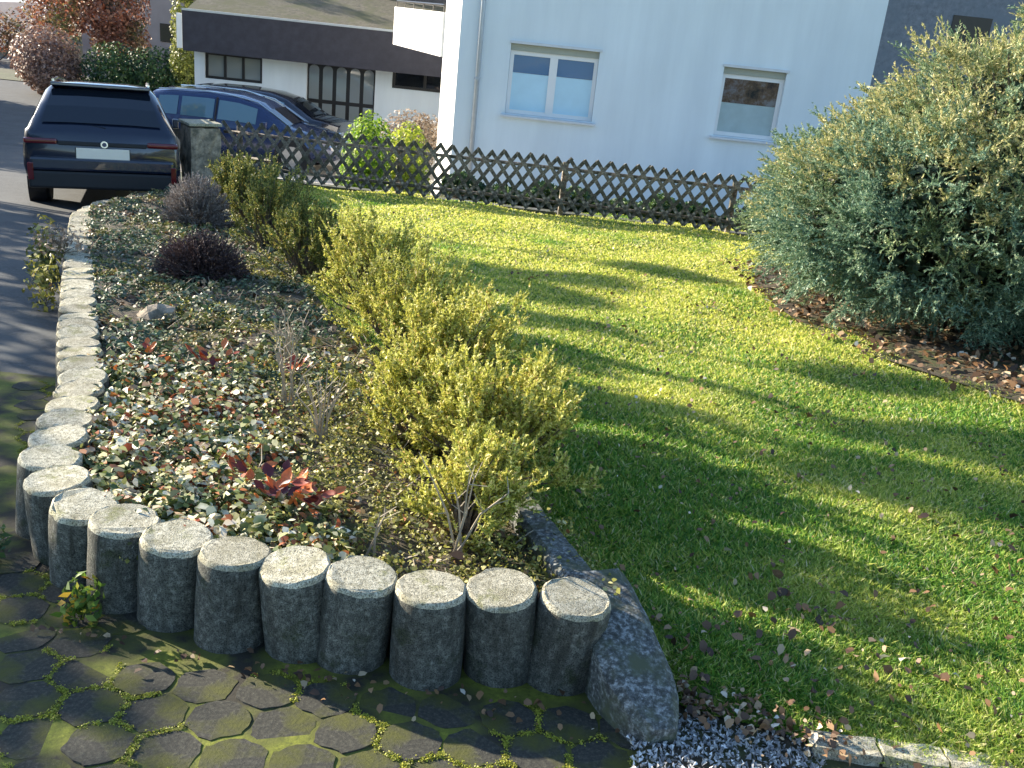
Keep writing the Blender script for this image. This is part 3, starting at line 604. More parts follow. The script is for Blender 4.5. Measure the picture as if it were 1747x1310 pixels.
# ================================================================== CARS
def car(name, label, loc, heading, pitch, L, Wd, H, paint, kind, detail=True, group='parked cars'):
    """local frame: x to the right of the car, y forward, z up; rear bumper at y=0"""
    root = thing(name, label, 'car', loc, 0, group); root.rotation_euler = (pitch, 0, heading)
    hw = Wd / 2; st = []
    # station: y, sill z, belt z, roof z, half width low, belt half width, roof half width
    zb = .28; bz = H * .62
    if kind == 'suv':
        prof = [(0.00, .34, bz * .93, bz * .96, .93, .88, .84), (.06, .30, bz * .99, bz * 1.03, .985, .94, .86), (.22, .28, bz, H * .80, 1, .95, .76), (.48, .28, bz, H * .965, 1, .95, .67),
                (.8, .26, bz, H * .99, 1, .95, .66), (1.6, .26, bz, H, 1, .955, .66), (2.4, .26, bz, H * .985, 1, .955, .70), (2.9, .26, bz * .99, H * .93, 1, .95, .68), (3.45, .26, bz * .97, bz * 1.02, 1, .93, .80), (4.1, .28, bz * .91, bz * .93, .97, .88, .7), (L - .1, .3, bz * .78, bz * .8, .88, .78, .5), (L, .34, bz * .6, bz * .62, .8, .7, .45)]
    else:
        prof = [(0.00, .34, bz * .9, bz * .93, .90, .86, .8), (.05, .30, bz * .97, bz * 1.03, .97, .93, .82), (.2, .26, bz, H * .84, 1, .95, .76), (.42, .26, bz, H * .955, 1, .95, .72),
                (.8, .24, bz, H * .985, 1, .95, .70), (1.6, .24, bz, H, 1, .95, .70), (2.3, .24, bz * .985, H * .975, 1, .95, .69), (2.75, .24, bz * .97, H * .9, 1, .95, .68), (3.45, .24, bz * .94, bz * .985, 1, .92, .80), (4.1, .27, bz * .84, bz * .86, .96, .86, .68), (L - .1, .3, bz * .70, bz * .72, .86, .76, .5), (L, .34, bz * .52, bz * .54, .76, .66, .45)]
    b = bmesh.new(); rings = []
    for (y, zs, bl, rf, a, c, d) in prof:
        half = [(a * .86, zs), (a * .97, zs + .1), (a, zs + .35 * (bl - zs)), (a * .995, zs + .72 * (bl - zs)), (c, bl), (d + (c - d) * .12, bl + (rf - bl) * .86), (d * .92, rf - (.012 if rf - bl > .1 else 0)), (d * .5, rf + .01)]
        pts = [(hw * p[0], p[1]) for p in half]; pts = pts + [(-p[0], p[1]) for p in reversed(pts)]
        rings.append([b.verts.new((p[0], y, p[1])) for p in pts])
    n = len(rings[0])
    for r0, r1 in zip(rings, rings[1:]):
        for k in range(n): b.faces.new([r0[k], r0[(k + 1) % n], r1[(k + 1) % n], r1[k]])
    b.faces.new(rings[0]); b.faces.new(rings[-1][::-1])
    bmesh.ops.recalc_face_normals(b, faces=list(b.faces)); me = bpy.data.meshes.new('body'); b.to_mesh(me); b.free(); me.shade_smooth()
    body = link('body', me, M[paint], root)
    def surf(y, k):   # point on the ring k at y
        ysl = [p[0] for p in prof]
        i = max(j for j in range(len(ysl)) if ysl[j] <= y) if y < L else len(ysl) - 2
        i = min(i, len(prof) - 2); t = (y - ysl[i]) / (ysl[i + 1] - ysl[i])
        return rings_co[i][k].lerp(rings_co[i + 1][k], t)
    rings_co = []
    for (y, zs, bl, rf, a, c, d) in prof:
        half = [(a * .86, zs), (a * .97, zs + .1), (a, zs + .35 * (bl - zs)), (a * .995, zs + .72 * (bl - zs)), (c, bl), (d + (c - d) * .12, bl + (rf - bl) * .86), (d * .92, rf), (d * .5, rf + .01)]
        pts = [(hw * p[0], p[1]) for p in half]; pts = pts + [(-p[0], p[1]) for p in reversed(pts)]
        rings_co.append([Vector((p[0], y, p[1])) for p in pts])
    # side windows: on the band between ring points 4 (belt) and 5
    spans = [(.55, .98), (1.06, 1.78), (1.88, 2.72)]
    for side in (0, 1):
        k4, k5 = (4, 5) if side == 0 else (11, 10); sgn = 1 if side == 0 else -1
        for (ya, yb) in spans:
            b = MB(); v = []
            for y in np.linspace(ya, yb, 5):
                lo, hi = surf(y, k4), surf(y, k5); o_ = Vector((sgn * .012, 0, .004))
                v.append((lo.lerp(hi, .10) + o_, lo.lerp(hi, .90) + o_))
            for p, q in zip(v, v[1:]):
                b.quad(p[0], q[0], q[1], p[1])
            b.build('side_window', M['car_glass_blue'] if kind != 'suv' else M['car_glass'], root, smooth=True)
        if kind != 'suv':
            y = 1.83; lo, hi = surf(y, k4), surf(y, k5); MB().tube([lo + Vector((sgn * .018, 0, 0)), hi + Vector((sgn * .018, 0, 0))], .02, 4).build('door_pillar', M['car_plastic'], root)
            if H > 1.45:
              b = MB(); b.tube([surf(y, 6 if side == 0 else 9) + Vector((0, 0, .02)) for y in (.5, 1.2, 2.0, 2.7, 3.1, 3.45)], .012, 5); b.build('roof_rail', M['chrome'], root)
        # mirror
        mp = surf(3.0, k4); b = MB(); b.box(mp.x + sgn * .04 - (.09 if sgn < 0 else 0), mp.x + sgn * .04 + (.09 if sgn > 0 else 0) , 2.86, 3.0, mp.z + .0, mp.z + .14); b.build('mirror', M[paint], root, bevel=.02)
    # windscreens
    def screen(yr, nm, inset=.1):
        b = MB(); rows = []
        for y in yr:
            a_, c_ = surf(y, 6), surf(y, 7); off = Vector((0, 0, .012))
            w_ = a_.x * .97; z_ = a_.z; rows.append([Vector((-w_, y, z_)) + off, Vector((-w_ * .5, y, z_ + .022)) + off, Vector((w_ * .5, y, z_ + .022)) + off, Vector((w_, y, z_)) + off])
        for r0, r1 in zip(rows, rows[1:]):
            for k in range(3): b.quad(r0[k], r0[k + 1], r1[k + 1], r1[k])
        return b.build(nm, M['car_glass'], root, smooth=True)
    screen(np.linspace(2.95, 3.4, 5), 'windscreen')
    # rear screen follows the tailgate
    rb = MB(); rows = []
    for y in (.095, .16, .22, .32, .42):
        a_ = surf(y, 6); w_ = a_.x * .97; o_ = Vector((0, -.022, .008))
        rows.append([Vector((-w_, y, a_.z)) + o_, Vector((-w_ * .5, y, a_.z + .01)) + o_, Vector((w_ * .5, y, a_.z + .01)) + o_, Vector((w_, y, a_.z)) + o_])
    for r0, r1 in zip(rows, rows[1:]):
        for k in range(3): rb.quad(r0[k], r0[k + 1], r1[k + 1], r1[k])
    rb.build('rear_window', M['car_glass'], root, smooth=True)
    # wheels
    for sx in (-1, 1):
        for wy in (.85, L - .9):
            bb = MB(); R0 = .34
            bb.tube([(sx * (hw - .24), wy, R0), (sx * (hw + .006), wy, R0)], R0, 24); tb = bb.build('wheel', M['tyre'], root, bevel=0)
            bb = MB(); bb.tube([(sx * (hw - .02), wy, R0), (sx * (hw + .012), wy, R0)], .235, 20); bb.build('rim', M['rim'], tb)
            bb = MB(); bb.tube([(sx * (hw - .2), wy, R0 + .02), (sx * (hw + .0015), wy, R0 + .02)], R0 + .055, 24); bb.build('wheel_arch', M['car_plastic'], root)
    # rear end
    yb = -.012
    b = MB(); b.box(-hw * .93, hw * .93, -.05, .25, .26, .47); b.build('bumper', M['car_plastic'], root, bevel=.03)
    if detail:
        b = MB(); b.box(-hw * .9, hw * .9, -.062, .02, .475, .63); b.build('rear_apron', M[paint], root, bevel=.03)
        b = MB(); b.box(-hw * .63, hw * .63, .32, .50, H * .958, H * .985); b.build('roof_spoiler', M[paint], root, bevel=.012)
        for s_ in (-1, 1):
            b = MB(); xx = sorted((s_ * hw * .56, s_ * hw * .965)); b.box(xx[0], xx[1], -.035, .16, bz * .83, bz * .90); b.build('tail_light', M['red_lens'], root, bevel=.025)
            b = MB(); xx = sorted((s_ * hw * .86, s_ * hw * .93)); b.box(xx[0], xx[1], -.072, -.02, .36, .56); b.build('reflector', M['red_lens'], root, bevel=.008)
            b = MB(); b.tube([(s_ * hw * .61, .55, H + .0), (s_ * hw * .60, 1.2, H + .03), (s_ * hw * .60, 2.5, H + .01)], .018, 6); b.build('roof_rail', M['chrome'], root)
        b = MB(); b.box(-hw * .555, hw * .555, -.024, .03, bz * .825, bz * .875); b.build('tailgate_bar', M['car_plastic'], root, bevel=.008)
        b = MB(); b.box(-.30, .30, -.034, .0, bz * .655, bz * .655 + .135); b.build('number_plate', M['plate'], root, bevel=.006)
        b = MB(); b.box(-.31, .31, -.02, .0, bz * .64, bz * .80); b.build('plate_recess', M['car_plastic'], root, bevel=.006)
        b = MB(); b.tube([(.02, -.045, bz * .85), (.02, -.02, bz * .85)], .042, 16); bd = b.build('emblem', M['chrome'], root)
        b = MB(); b.tube([(.02, -.05, bz * .85), (.02, -.044, bz * .85)], .026, 12); b.build('emblem_center', M['paint_navy'], bd)
        b = MB(); b.tube([(.03, .10, bz * 1.0), (.03, .08, bz * 1.06)], .02, 8); b.build('wiper_hub', M['car_plastic'], root)
        b = MB(); b.tube([(.03, .07, bz * 1.05), (-.35, .12, bz * 1.11)], .009, 5); b.build('wiper', M['car_plastic'], root)
    else:
        for s_ in (-1, 1):
            b = MB(); xx = sorted((s_ * hw * .78, s_ * hw * .96)); b.box(xx[0], xx[1], -.02, .12, bz * .8, bz * 1.1); b.build('tail_light', M['red_lens'], root, bevel=.02)
            b = MB(); xx = sorted((s_ * hw * .5, s_ * hw * .8)); b.box(xx[0], xx[1], L - .17, L - .02, bz * .56, bz * .7); b.build('headlight', M['chrome'], root, bevel=.03)
    return root
car('parked_car', 'dark blue estate SUV parked on the road seen from behind with blank plate', (-5.23, 11.78, -1.185), R(22), R(-5.3), 4.6, 1.80, 1.52, 'paint_blue', 'suv')
car('parked_car', 'blue estate car parked on the driveway behind the fence', (-8.75, 22.2, GZ + .0), R(-93), 0, 4.45, 1.78, 1.50, 'paint_navy', 'estate', False)
car('parked_car', 'dark hatchback parked in front of the entrance, half hidden by the blue estate', (-8.9, 25.3, GZ), R(-96), 0, 4.2, 1.72, 1.36, 'paint_black', 'estate', False)

# ================================================================== PLANTS
def golden_bush(loc, h, rad, n, lean, mat, label, seed, fat=1.0, needle=.022, group='golden conifer bushes along the bed', stemlen=0.0):
    t = thing('conifer_bush', label, 'bush', loc, group=group)
    rr = np.random.default_rng(seed)
    phi = rr.uniform(0, 2 * math.pi, n); el = rr.uniform(0, 1, n) ** 0.6; reach = rad * (0.35 + .65 * rr.random(n))
    tip = np.stack([np.cos(phi) * reach * (1.1 - .55 * el), np.sin(phi) * reach * (1.1 - .55 * el), h * (0.15 + 0.85 * el) * (1 - .25 * rr.random(n))], 1)
    tip += 0.12 * rad * np.stack([np.sin(phi * 3 + seed), np.cos(phi * 2 + seed), np.sin(phi * 5)], 1) + np.array(lean)[None, :] * el[:, None]
    st = np.stack([tip[:, 0] * .45, tip[:, 1] * .45, tip[:, 2] * .35], 1) + rr.normal(size=(n, 3)) * .02
    d = tip - st; L = np.linalg.norm(d, axis=1)
    near = 1 + loc[1] * .07
    tr = shoots(st, d, L, int(30 * fat), needle, .0085 * near, .45, .9, .12)
    m_ = n * 7; idx = rr.integers(0, n, m_); s2 = tip[idx] - d[idx] * (rr.random((m_, 1)) ** 1.6 * .75); d2 = unit(d[idx]) * .8 + rr.normal(size=(m_, 3)) * .55 + np.array([0, 0, .45])
    tr2 = shoots(s2, d2, rr.uniform(.035, .095, m_), int(20 * fat), needle * .85, .0085 * near, .05, .8, .1)
    a = np.concatenate([tr, tr2]); mesh_np('foliage', a, 3, mat, t)
    b = MB()
    for i in range(0, min(n, 110)):
        s0 = Vector((st[i, 0] * .15, st[i, 1] * .15, -.03)); b.tube([s0, Vector(st[i]), Vector(tip[i]) * .92], [.009, .006, .002], 4, cap=False)
    b.build('branch', M['bark'], t)
    return t
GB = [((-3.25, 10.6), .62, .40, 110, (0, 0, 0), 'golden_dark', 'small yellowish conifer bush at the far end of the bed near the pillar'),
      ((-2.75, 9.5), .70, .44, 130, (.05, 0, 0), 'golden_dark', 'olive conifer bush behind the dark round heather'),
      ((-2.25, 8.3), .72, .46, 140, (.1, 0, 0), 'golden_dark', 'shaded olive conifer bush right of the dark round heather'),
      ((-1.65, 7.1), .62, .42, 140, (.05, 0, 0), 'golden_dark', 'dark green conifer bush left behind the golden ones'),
      ((-1.0, 6.2), .66, .42, 180, (0, 0, 0), 'golden', 'golden conifer bush in the middle of the row with a rounded top'),
      ((-.66, 5.2), .62, .46, 190, (.1, 0, 0), 'golden', 'golden conifer bush with upright feathery shoots left of the lawn shadow'),
      ((-.40, 4.25), .60, .46, 210, (.18, 0, 0), 'golden', 'tall golden conifer bush leaning towards the lawn'),
      ((-.10, 3.45), .50, .42, 210, (.12, -.02, 0), 'golden', 'nearest golden conifer bush spreading over the lawn edge'),
      ((-.36, 3.75), .42, .30, 120, (0, 0, 0), 'golden', 'low golden conifer bush filling the gap left of the nearest tall one'),
      ((-.10, 2.88), .38, .22, 80, (.03, 0, .02), 'golden', 'thin golden conifer sprig on a bare stem just behind the palisades')]
for i, (p, h, rd, n, ln, mt, lb) in enumerate(GB):
    golden_bush((p[0], p[1], float(bed_z(*p)) - .01), h, rd, n, ln, M[mt], lb, i + 3, fat=1.0 if p[1] > 4.5 else 1.15)

# bare pale stems
for (x, y, h, n, lb) in ((-.11, 2.70, .34, 5, 'bare pale woody stem rising behind the front palisades'), (-.38, 2.62, .2, 2, 'short bare twig behind the front palisades'),
                         (-.98, 3.95, .36, 9, 'dry brown flower stems standing in the middle of the bed'), (-1.15, 4.6, .28, 8, 'dry grey flower stems left of the golden bushes'), (-.75, 3.6, .3, 10, 'tangled dry twigs beside the golden bush')):
    b = MB(); z0 = float(bed_z(x, y))
    for i in range(n):
        a = random.uniform(0, 6.28); s_ = random.uniform(.1, .45) * h
        p0 = Vector((random.uniform(-.03, .03), random.uniform(-.03, .03), -.02)); p1 = Vector((math.cos(a) * s_ * .4, math.sin(a) * s_ * .4, h * .5)); p2 = Vector((math.cos(a) * s_, math.sin(a) * s_, h * random.uniform(.7, 1.1)))
        b.tube([p0, p1, p2], [.006, .004, .002], 4)
        for q in range(3):
            pp = p1.lerp(p2, random.random()); b.tube([pp, pp + Vector((random.uniform(-.06, .06), random.uniform(-.06, .06), random.uniform(.02, .07)))], [.002, .001], 3)
    o = b.build('dry_stems', M['twig_pale']); o.location = (x, y, z0); tag(o, lb, 'dry plant')

# heather balls
def ball(loc, rad, h, mat, label, n=900):
    t = thing('heather', label, 'shrub', loc, group='round heather shrubs')
    d = unit(rng.normal(size=(n, 3))); d[:, 2] = np.abs(d[:, 2]); d = unit(d); st = d * .15 * rad
    L = np.full(n, 1.0) * (.85 + .2 * rng.random(n)); dd = d * np.array([rad, rad, h])
    tr = shoots(st, dd, np.linalg.norm(dd, axis=1) * L, 46, .03, .007, .3, .5, 0)
    mesh_np('foliage', tr, 3, mat, t); b = MB()
    for i in range(24): b.tube([(0, 0, -.03), Vector(dd[i]) * .9], [.006, .002], 4, cap=False)
    b.build('branch', M['bark'], t)
ball((-3.2, 9.2, -.64), .30, .46, M['heather_grey'], 'pale grey-brown round heather behind the dark one')
ball((-2.32, 6.75, -.44), .30, .30, M['heather_dark'], 'dark purple-brown round heather in the left part of the bed')

# ground cover
def scatter_bed(n, y0, y1, dens):
    y = rng.uniform(y0, y1, n * 9 + 50); x = rng.uniform(-5, .7, n * 9 + 50)
    k = (x > np.array([float(edge_x(v)) for v in y]) + .06) & (x < hedge_x(y) - .02) & dens(x, y); x, y = x[k][:n], y[k][:n]
    return x, y
def cover(name, label, cat, n, y0, y1, dens, size, mat, hmax, flat=.5, aspect=.62, per=26, cr=.075):
    nc = max(8, int(n / per)); x, y = scatter_bed(nc, y0, y1, dens); nc = len(x)
    rad_ = cr * rng.uniform(.45, 1.25, nc); hh = hmax * rng.uniform(.35, 1.1, nc)
    d = unit(rng.normal(size=(nc, per, 3))); d[..., 2] = np.abs(d[..., 2]); q = rng.random((nc, per, 1)) ** .35
    off = d * q * np.stack([rad_, rad_, hh], 1)[:, None, :]
    p = np.stack([x, y, bed_z(x, y) + .006], 1)[:, None, :] + off
    nr = d * .8 + np.array([0, 0, .7]) + rng.normal(size=d.shape) * flat
    ls = size * (0.5 + .7 * rng.random((nc, per))) * rng.uniform(.7, 1.3, (nc, 1))
    o = mesh_np(name, curled(p.reshape(-1, 3), nr.reshape(-1, 3), ls.reshape(-1), aspect), 6, mat); tag(o, label, cat, kind='stuff')
# front area variegated euonymus like cover
cover('ground_cover', 'cream and green variegated leaves covering the front left of the bed', 'ground cover', 15000, 2.5, 4.4,
      lambda x, y: (x < -.55 - (y - 2.8) * .45) & (x + .35 * nz(x, y, 6) < -.5) , .036, M['variegated'], .10, .6)
cover('ground_cover', 'small yellow-green leaves carpeting the ground under the golden bushes', 'ground cover', 19000, 2.42, 4.6,
      lambda x, y: (x > -.85 - (y - 2.5) * .35 + .2 * nz(x, y, 8, 1)), .016, M['yellow_cover'], .09, .8)
cover('ground_cover', 'grey-green low leaves covering the shaded rear part of the bed', 'ground cover', 30000, 3.9, 11.8,
      lambda x, y: nz(x, y, 3.3, 2) > -.9, .03, M['blue_cover'], .08, .6)
cover('moss', 'yellow-green moss tufts between the plants of the bed', 'moss', 14000, 3.9, 8,
      lambda x, y: nz(x, y, 2.7, .5) > .45, .02, M['yellow_cover'], .04, .8)
cover('dead_leaves', 'brown fallen leaves lying among the bed plants', 'fallen leaves', 3000, 2.45, 11,
      lambda x, y: nz(x, y, 4.1, 3) > -.5, .038, M['dead_leaf'], .05, .5, per=7, cr=.12)
b = MB(); x_, y_ = scatter_bed(420, 2.45, 9, lambda x, y: y > 0)
for x, y in zip(x_, y_):
    z = float(bed_z(x, y)) + .015; a = random.uniform(0, 6.28); l = random.uniform(.05, .16)
    p0 = Vector((x, y, z)); p1 = p0 + Vector((math.cos(a) * l * .5, math.sin(a) * l * .5, random.uniform(0, .05))); p2 = p1 + Vector((math.cos(a + .5) * l * .5, math.sin(a + .5) * l * .5, random.uniform(-.01, .05)))
    b.tube([p0, p1, p2], [.003, .0025, .0012], 3)
tag(b.build('twigs', M['twig_pale']), 'thin dry runners and twigs lying between the bed plants', 'twigs', kind='stuff')

# red-leaved plants with leaves of their own
lm = []
for k in range(3):
    b = MB(); pts = []
    for i in range(9):
        a = i / 8; pts.append((math.sin(a * math.pi) * .33 * (1 - .2 * a), a))
    L_ = [b.b.verts.new((-w, 0, 0)) for w in ()]
    mid = [b.b.verts.new((0, t_, -.10 * math.sin(t_ * 3) + .05 * k * t_)) for (_, t_) in pts]; lf = [b.b.verts.new((-w_ - .002, t_, .10 * w_ + .06 * k * t_)) for (w_, t_) in pts]; rt = [b.b.verts.new((w_ + .002, t_, .14 * w_)) for (w_, t_) in pts]
    for i in range(8): b.b.faces.new([mid[i], mid[i + 1], lf[i + 1], lf[i]]); b.b.faces.new([mid[i], rt[i], rt[i + 1], mid[i + 1]])
    me = bpy.data.meshes.new('leaf'); b.b.to_mesh(me); b.b.free(); me.shade_smooth(); lm.append(me)
red_mats = [simple('leaf_red', (.28, .05, .02), .45, var=.4, scale=4), simple('leaf_orange', (.62, .17, .045), .45, var=.3, scale=4), simple('leaf_maroon', (.10, .012, .015), .5, var=.3, scale=4)]
lms = {}
def red_plant(x, y, n, rad, label, sz=.062):
    t = thing('red_leaved_plant', label, 'plant', (x, y, float(bed_z(x, y))), group='red leaved plants in the bed')
    for i in range(n):
        a = random.uniform(0, 6.28); key = (random.randint(0, 2), random.choice((0, 1, 1, 2)))
        if key not in lms: q = lm[key[0]].copy(); q.materials.clear(); q.materials.append(red_mats[key[1]]); lms[key] = q
        o = bpy.data.objects.new('leaf', lms[key]); C.objects.link(o); o.parent = t
        rr_ = random.uniform(0, rad); o.location = (math.cos(a) * rr_, math.sin(a) * rr_, random.uniform(.06, .14)); s_ = sz * random.uniform(.6, 1.15)
        o.scale = (s_, s_, s_); o.rotation_euler = (random.uniform(.1, 1.1), random.uniform(-.4, .4), a - 1.57)
    MB().tube([(0, 0, -.02), (0.01, 0, .05)], [.012, .006], 6).build('stem', M['bark'], t)
red_plant(-.74, 2.84, 26, .10, 'orange-red leaved plant just behind the front palisades')
red_plant(-.60, 2.82, 16, .07, 'small bright orange-leaved plant right of the larger red one')
red_plant(-.86, 2.96, 14, .08, 'dark maroon plant left behind the orange-red one', .055)
red_plant(-1.42, 4.28, 16, .10, 'low red and maroon plant beside the road side palisades', .06)
red_plant(-1.75, 3.95 + .35, 10, .06, 'small dark red plant near the left edging', .05)
red_plant(-1.05, 4.35, 14, .08, 'reddish brown plant in the middle of the bed', .06)
# weeds
def weed(x, y, z, n, rad, h, label, mat='weed', sz=.035):
    p, nn = lobes_points([(0, 0, h * .4, rad, rad, h * .6)], n, .9); t = thing('weed', label, 'weed', (x, y, z))
    mesh_np('foliage', leaves(p, nn + rng.normal(size=nn.shape) * .6, sz * (.5 + rng.random(n)), .45), 4, M[mat], t)
    b = MB()
    for i in range(6): b.tube([(0, 0, -.01), Vector(p[i])], [.003, .0015], 3)
    b.build('stem', M['bark'], t)
weed(-1.19, 2.38, -.235, 150, .07, .16, 'green and orange weed growing at the foot of the third palisade')
weed(-1.72, 2.66, -.26, 420, .16, .10, 'dark green low weeds at the outer foot of the leftmost palisade', 'dark_hedge', .03)
weed(-3.72, 7.3, -.72, 500, .16, .5, 'yellowish plant hanging over the road side palisades', 'yellow_cover', .05)
weed(-3.25, 6.3, -.62, 300, .13, .4, 'yellow-green plant growing against the road side palisades', 'yellow_cover', .045)
weed(-3.45, 7.0, -.42, 300, .22, .2, 'pinkish brown plant lying over the palisade tops', 'beige_bush', .04)
# rock in bed
b = MB(); bmesh.ops.create_icosphere(b.b, subdivisions=2, radius=.11)
for v in b.b.verts: v.co *= random.uniform(.8, 1.1); v.co.z *= .55
o = b.build('stone', M['stump_wood'], smooth=False); o.location = (-2.1, 5.35, -.27); tag(o, 'small brown stone lying in the bed left of the golden bushes', 'stone')

# ---- big juniper
jl = [(0, .2, .95, 1.75, 1.4, .9), (-1.3, -.3, .75, .85, .8, .55), (-1.0, -.7, .75, .9, .7, .5), (.1, -.9, .85, 1.1, .7, .55), (1.2, -.9, .95, 1.2, .8, .6), (-1.0, .7, .8, 1.0, 1.0, .65), (-.4, 0, 1.55, .9, .9, .62), (.65, .1, 2.05, 1.0, 1.0, .66), (-1.62, -.2, .95, .38, .4, .45), (1.45, 0, 2.25, 1.15, 1.1, .9), (-.6, -.6, 1.2, .75, .65, .5), (.5, -.8, 1.45, .9, .7, .6), (1.3, -.8, 1.7, .9, .7, .6), (-.1, -1.0, 1.1, .5, .5, .35), (-1.2, -.7, 1.15, .5, .45, .35), (.9, -1.2, 1.15, .6, .5, .35)]
JB = (4.15, 8.1, float(lawn_z(0, 8.1)))
jt = thing('juniper', 'huge spreading blue-green juniper at the right, upper foliage coloured yellowish as sunlight', 'bush', JB)
# plumes: each a fan of short needled shoots
p, nn = lobes_points(jl, 19000, .25); k = outside(p, jl, .84) & (p[:, 2] > .30) & (p[:, 1] < 1.2) & (p[:, 0] < 2.0); p, nn = p[k], nn[k]
axis = unit(nn * [1, 1, .7] + np.array([-.30, -.22, .06]) + rng.normal(size=nn.shape) * .26); p = p + nn * (.13 * nz(p[:, 0] + p[:, 2], p[:, 1] - p[:, 2] * .7, 5.2))[:, None]; NPl = len(p); print('juniper plumes', NPl)
ns = 8; tt = rng.random((NPl, ns, 1)) ** .8; pl_ = .30 + .2 * rng.random((NPl, 1, 1)) + .22 * (rng.random((NPl, 1, 1)) > .93)
st = (p[:, None, :] - axis[:, None, :] * .16 + axis[:, None, :] * pl_ * tt * .8); dd = unit(axis[:, None, :] + rng.normal(size=(NPl, ns, 3)) * .42); Ls = (.17 * (1.25 - .6 * tt) * (.7 + .6 * rng.random((NPl, ns, 1))))[..., 0]
sun_tinted = rng.random(NPl) < np.clip((p[:, 2] - 1.0 + .45 * nz(p[:, 0], p[:, 1], 2.6)) * .8, 0, .62)  # share of sun-coloured plumes grows with height, painting the lit top
for msk, mt, nm in ((~sun_tinted, 'juniper', 'foliage'), (sun_tinted, 'juniper_sun', 'sun_tinted_foliage')):
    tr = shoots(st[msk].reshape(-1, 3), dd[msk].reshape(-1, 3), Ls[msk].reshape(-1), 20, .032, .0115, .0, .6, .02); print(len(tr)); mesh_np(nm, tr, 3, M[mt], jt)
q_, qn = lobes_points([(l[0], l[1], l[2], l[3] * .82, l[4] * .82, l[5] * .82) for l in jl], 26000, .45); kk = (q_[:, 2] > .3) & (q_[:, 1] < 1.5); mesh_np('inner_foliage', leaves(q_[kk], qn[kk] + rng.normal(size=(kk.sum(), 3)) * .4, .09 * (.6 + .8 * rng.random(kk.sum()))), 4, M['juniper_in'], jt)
b = MB()
for l in jl:
    c = Vector(l[:3]); b.tube([(random.uniform(-.2, .2), random.uniform(-.2, .2), -.1), c * .45 + Vector((0, 0, -.05)), c + Vector((0, 0, .1))], [.07, .045, .015], 6)
for i in range(0, len(p), 25): b.tube([Vector(p[i]) * .45 + Vector((0, 0, .1)), Vector(p[i])], [.02, .006], 4, cap=False)
b.build('branch', M['bark'], jt)

# mulch leaves under juniper
n = 7000; y = rng.uniform(4.9, 10, n); x = rng.uniform(2.0, 6.6, n)
k = (x > np.interp(y, [4.9, 5.6, 6.4, 7.4, 8.6, 10], [3.6, 3.0, 2.45, 2.05, 2.0, 2.3]) + .2 * rng.normal(size=n)); x, y = x[k], y[k]
pp = np.stack([x, y, lawn_z(x, y) + .05 + .03 * rng.random(len(x))], 1)
tag(mesh_np('mulch_leaves', curled(pp, np.array([0, 0, 1.]) + rng.normal(size=pp.shape) * .5, .05 * (.5 + rng.random(len(x)))), 6, M['dead_leaf']), 'brown dead leaves and bark under the big juniper', 'fallen leaves', kind='stuff')

# grass
n = 520000; yy = 1.98 * (13.25 / 1.98) ** (rng.random(n) ** 0.95); lo = np.where(yy < 2.25, .5 + (2.25 - yy) * 3.3, hedge_x(np.maximum(yy, 2.25)))
hi = np.minimum(.62 * yy + .9, 7.5); xx = lo + (hi - lo) * rng.random(n)
jx = np.interp(yy, [4.9, 5.6, 6.4, 7.4, 8.6, 10], [3.75, 3.15, 2.65, 2.35, 2.3, 2.6], left=99, right=99)
k = xx < jx + .15 * rng.normal(size=n); xx, yy = xx[k], yy[k]; n = len(xx)
tuft = .6 + .4 * np.clip(nz(xx, yy, 5.1, 1), -1, 1) * np.clip(nz(xx, yy, 13, 2), -1, 1)
h = (.012 + .018 * rng.random(n)) * (.7 + .6 * tuft); w = (.0018 + .0011 * yy) * (.6 + .8 * rng.random(n))
z = lawn_s(xx, yy) - .004
base = np.stack([xx, yy, z], 1); a = rng.uniform(0, 6.28, n); side = np.stack([np.cos(a), np.sin(a), np.zeros(n)], 1)
lean = rng.normal(size=(n, 2)) * .8; tip = base + np.stack([lean[:, 0] * h, lean[:, 1] * h, h], 1)
tri = np.stack([base - side * w[:, None], base + side * w[:, None], tip], 1)
far = rng.random(n) < np.clip((yy - 4.2) / 5.0 + .16 + .22 * nz(xx, yy, 1.9, .7), 0.03, .97)
T3 = tri
tag(mesh_np('grass', T3[~far].reshape(-1, 3), 3, M['grass']), 'short green lawn grass filling the garden', 'grass', kind='stuff')
tag(mesh_np('grass', T3[far].reshape(-1, 3), 3, M['grass_moss']), 'mossy yellow-green grass in the far sunny part of the lawn', 'grass', kind='stuff')
# fallen leaves over the lawn and pavement
n = 1500; y = 2.0 * (12.5 / 2.0) ** rng.random(n); x = np.where(y < 2.4, .7, hedge_x(y)) + rng.random(n) * (.5 * y + .8); z = lawn_s(x, y) + .028
n2 = 260; x2 = .56 + .42 * rng.random(n2) ** 1.3; y2 = 2.24 - .3 * (x2 - .5) + .05 * rng.normal(size=n2); x = np.concatenate([x, x2]); y = np.concatenate([y, np.maximum(y2, 2.02)]); z = np.concatenate([z, lawn_s(x2, np.maximum(y2, 2.02)) + .03])
pp = np.stack([x, y, z], 1)
tag(mesh_np('fallen_leaves', curled(pp, np.array([0, 0, 1.]) + rng.normal(size=pp.shape) * .6, .022 * (.4 + 1.2 * rng.random(len(x)))), 6, M['dead_leaf']), 'brown and pale leaves scattered over the lawn', 'fallen leaves', kind='stuff')
x = rng.uniform(-1.3, .5, 130); y = 2.22 + .05 * rng.normal(size=130) + np.interp(x, [-1.3, -.9, .5], [.15, .02, -.08]); y = np.minimum(y, 2.3)
pp = np.stack([x, y, -.1 * y + .012], 1)
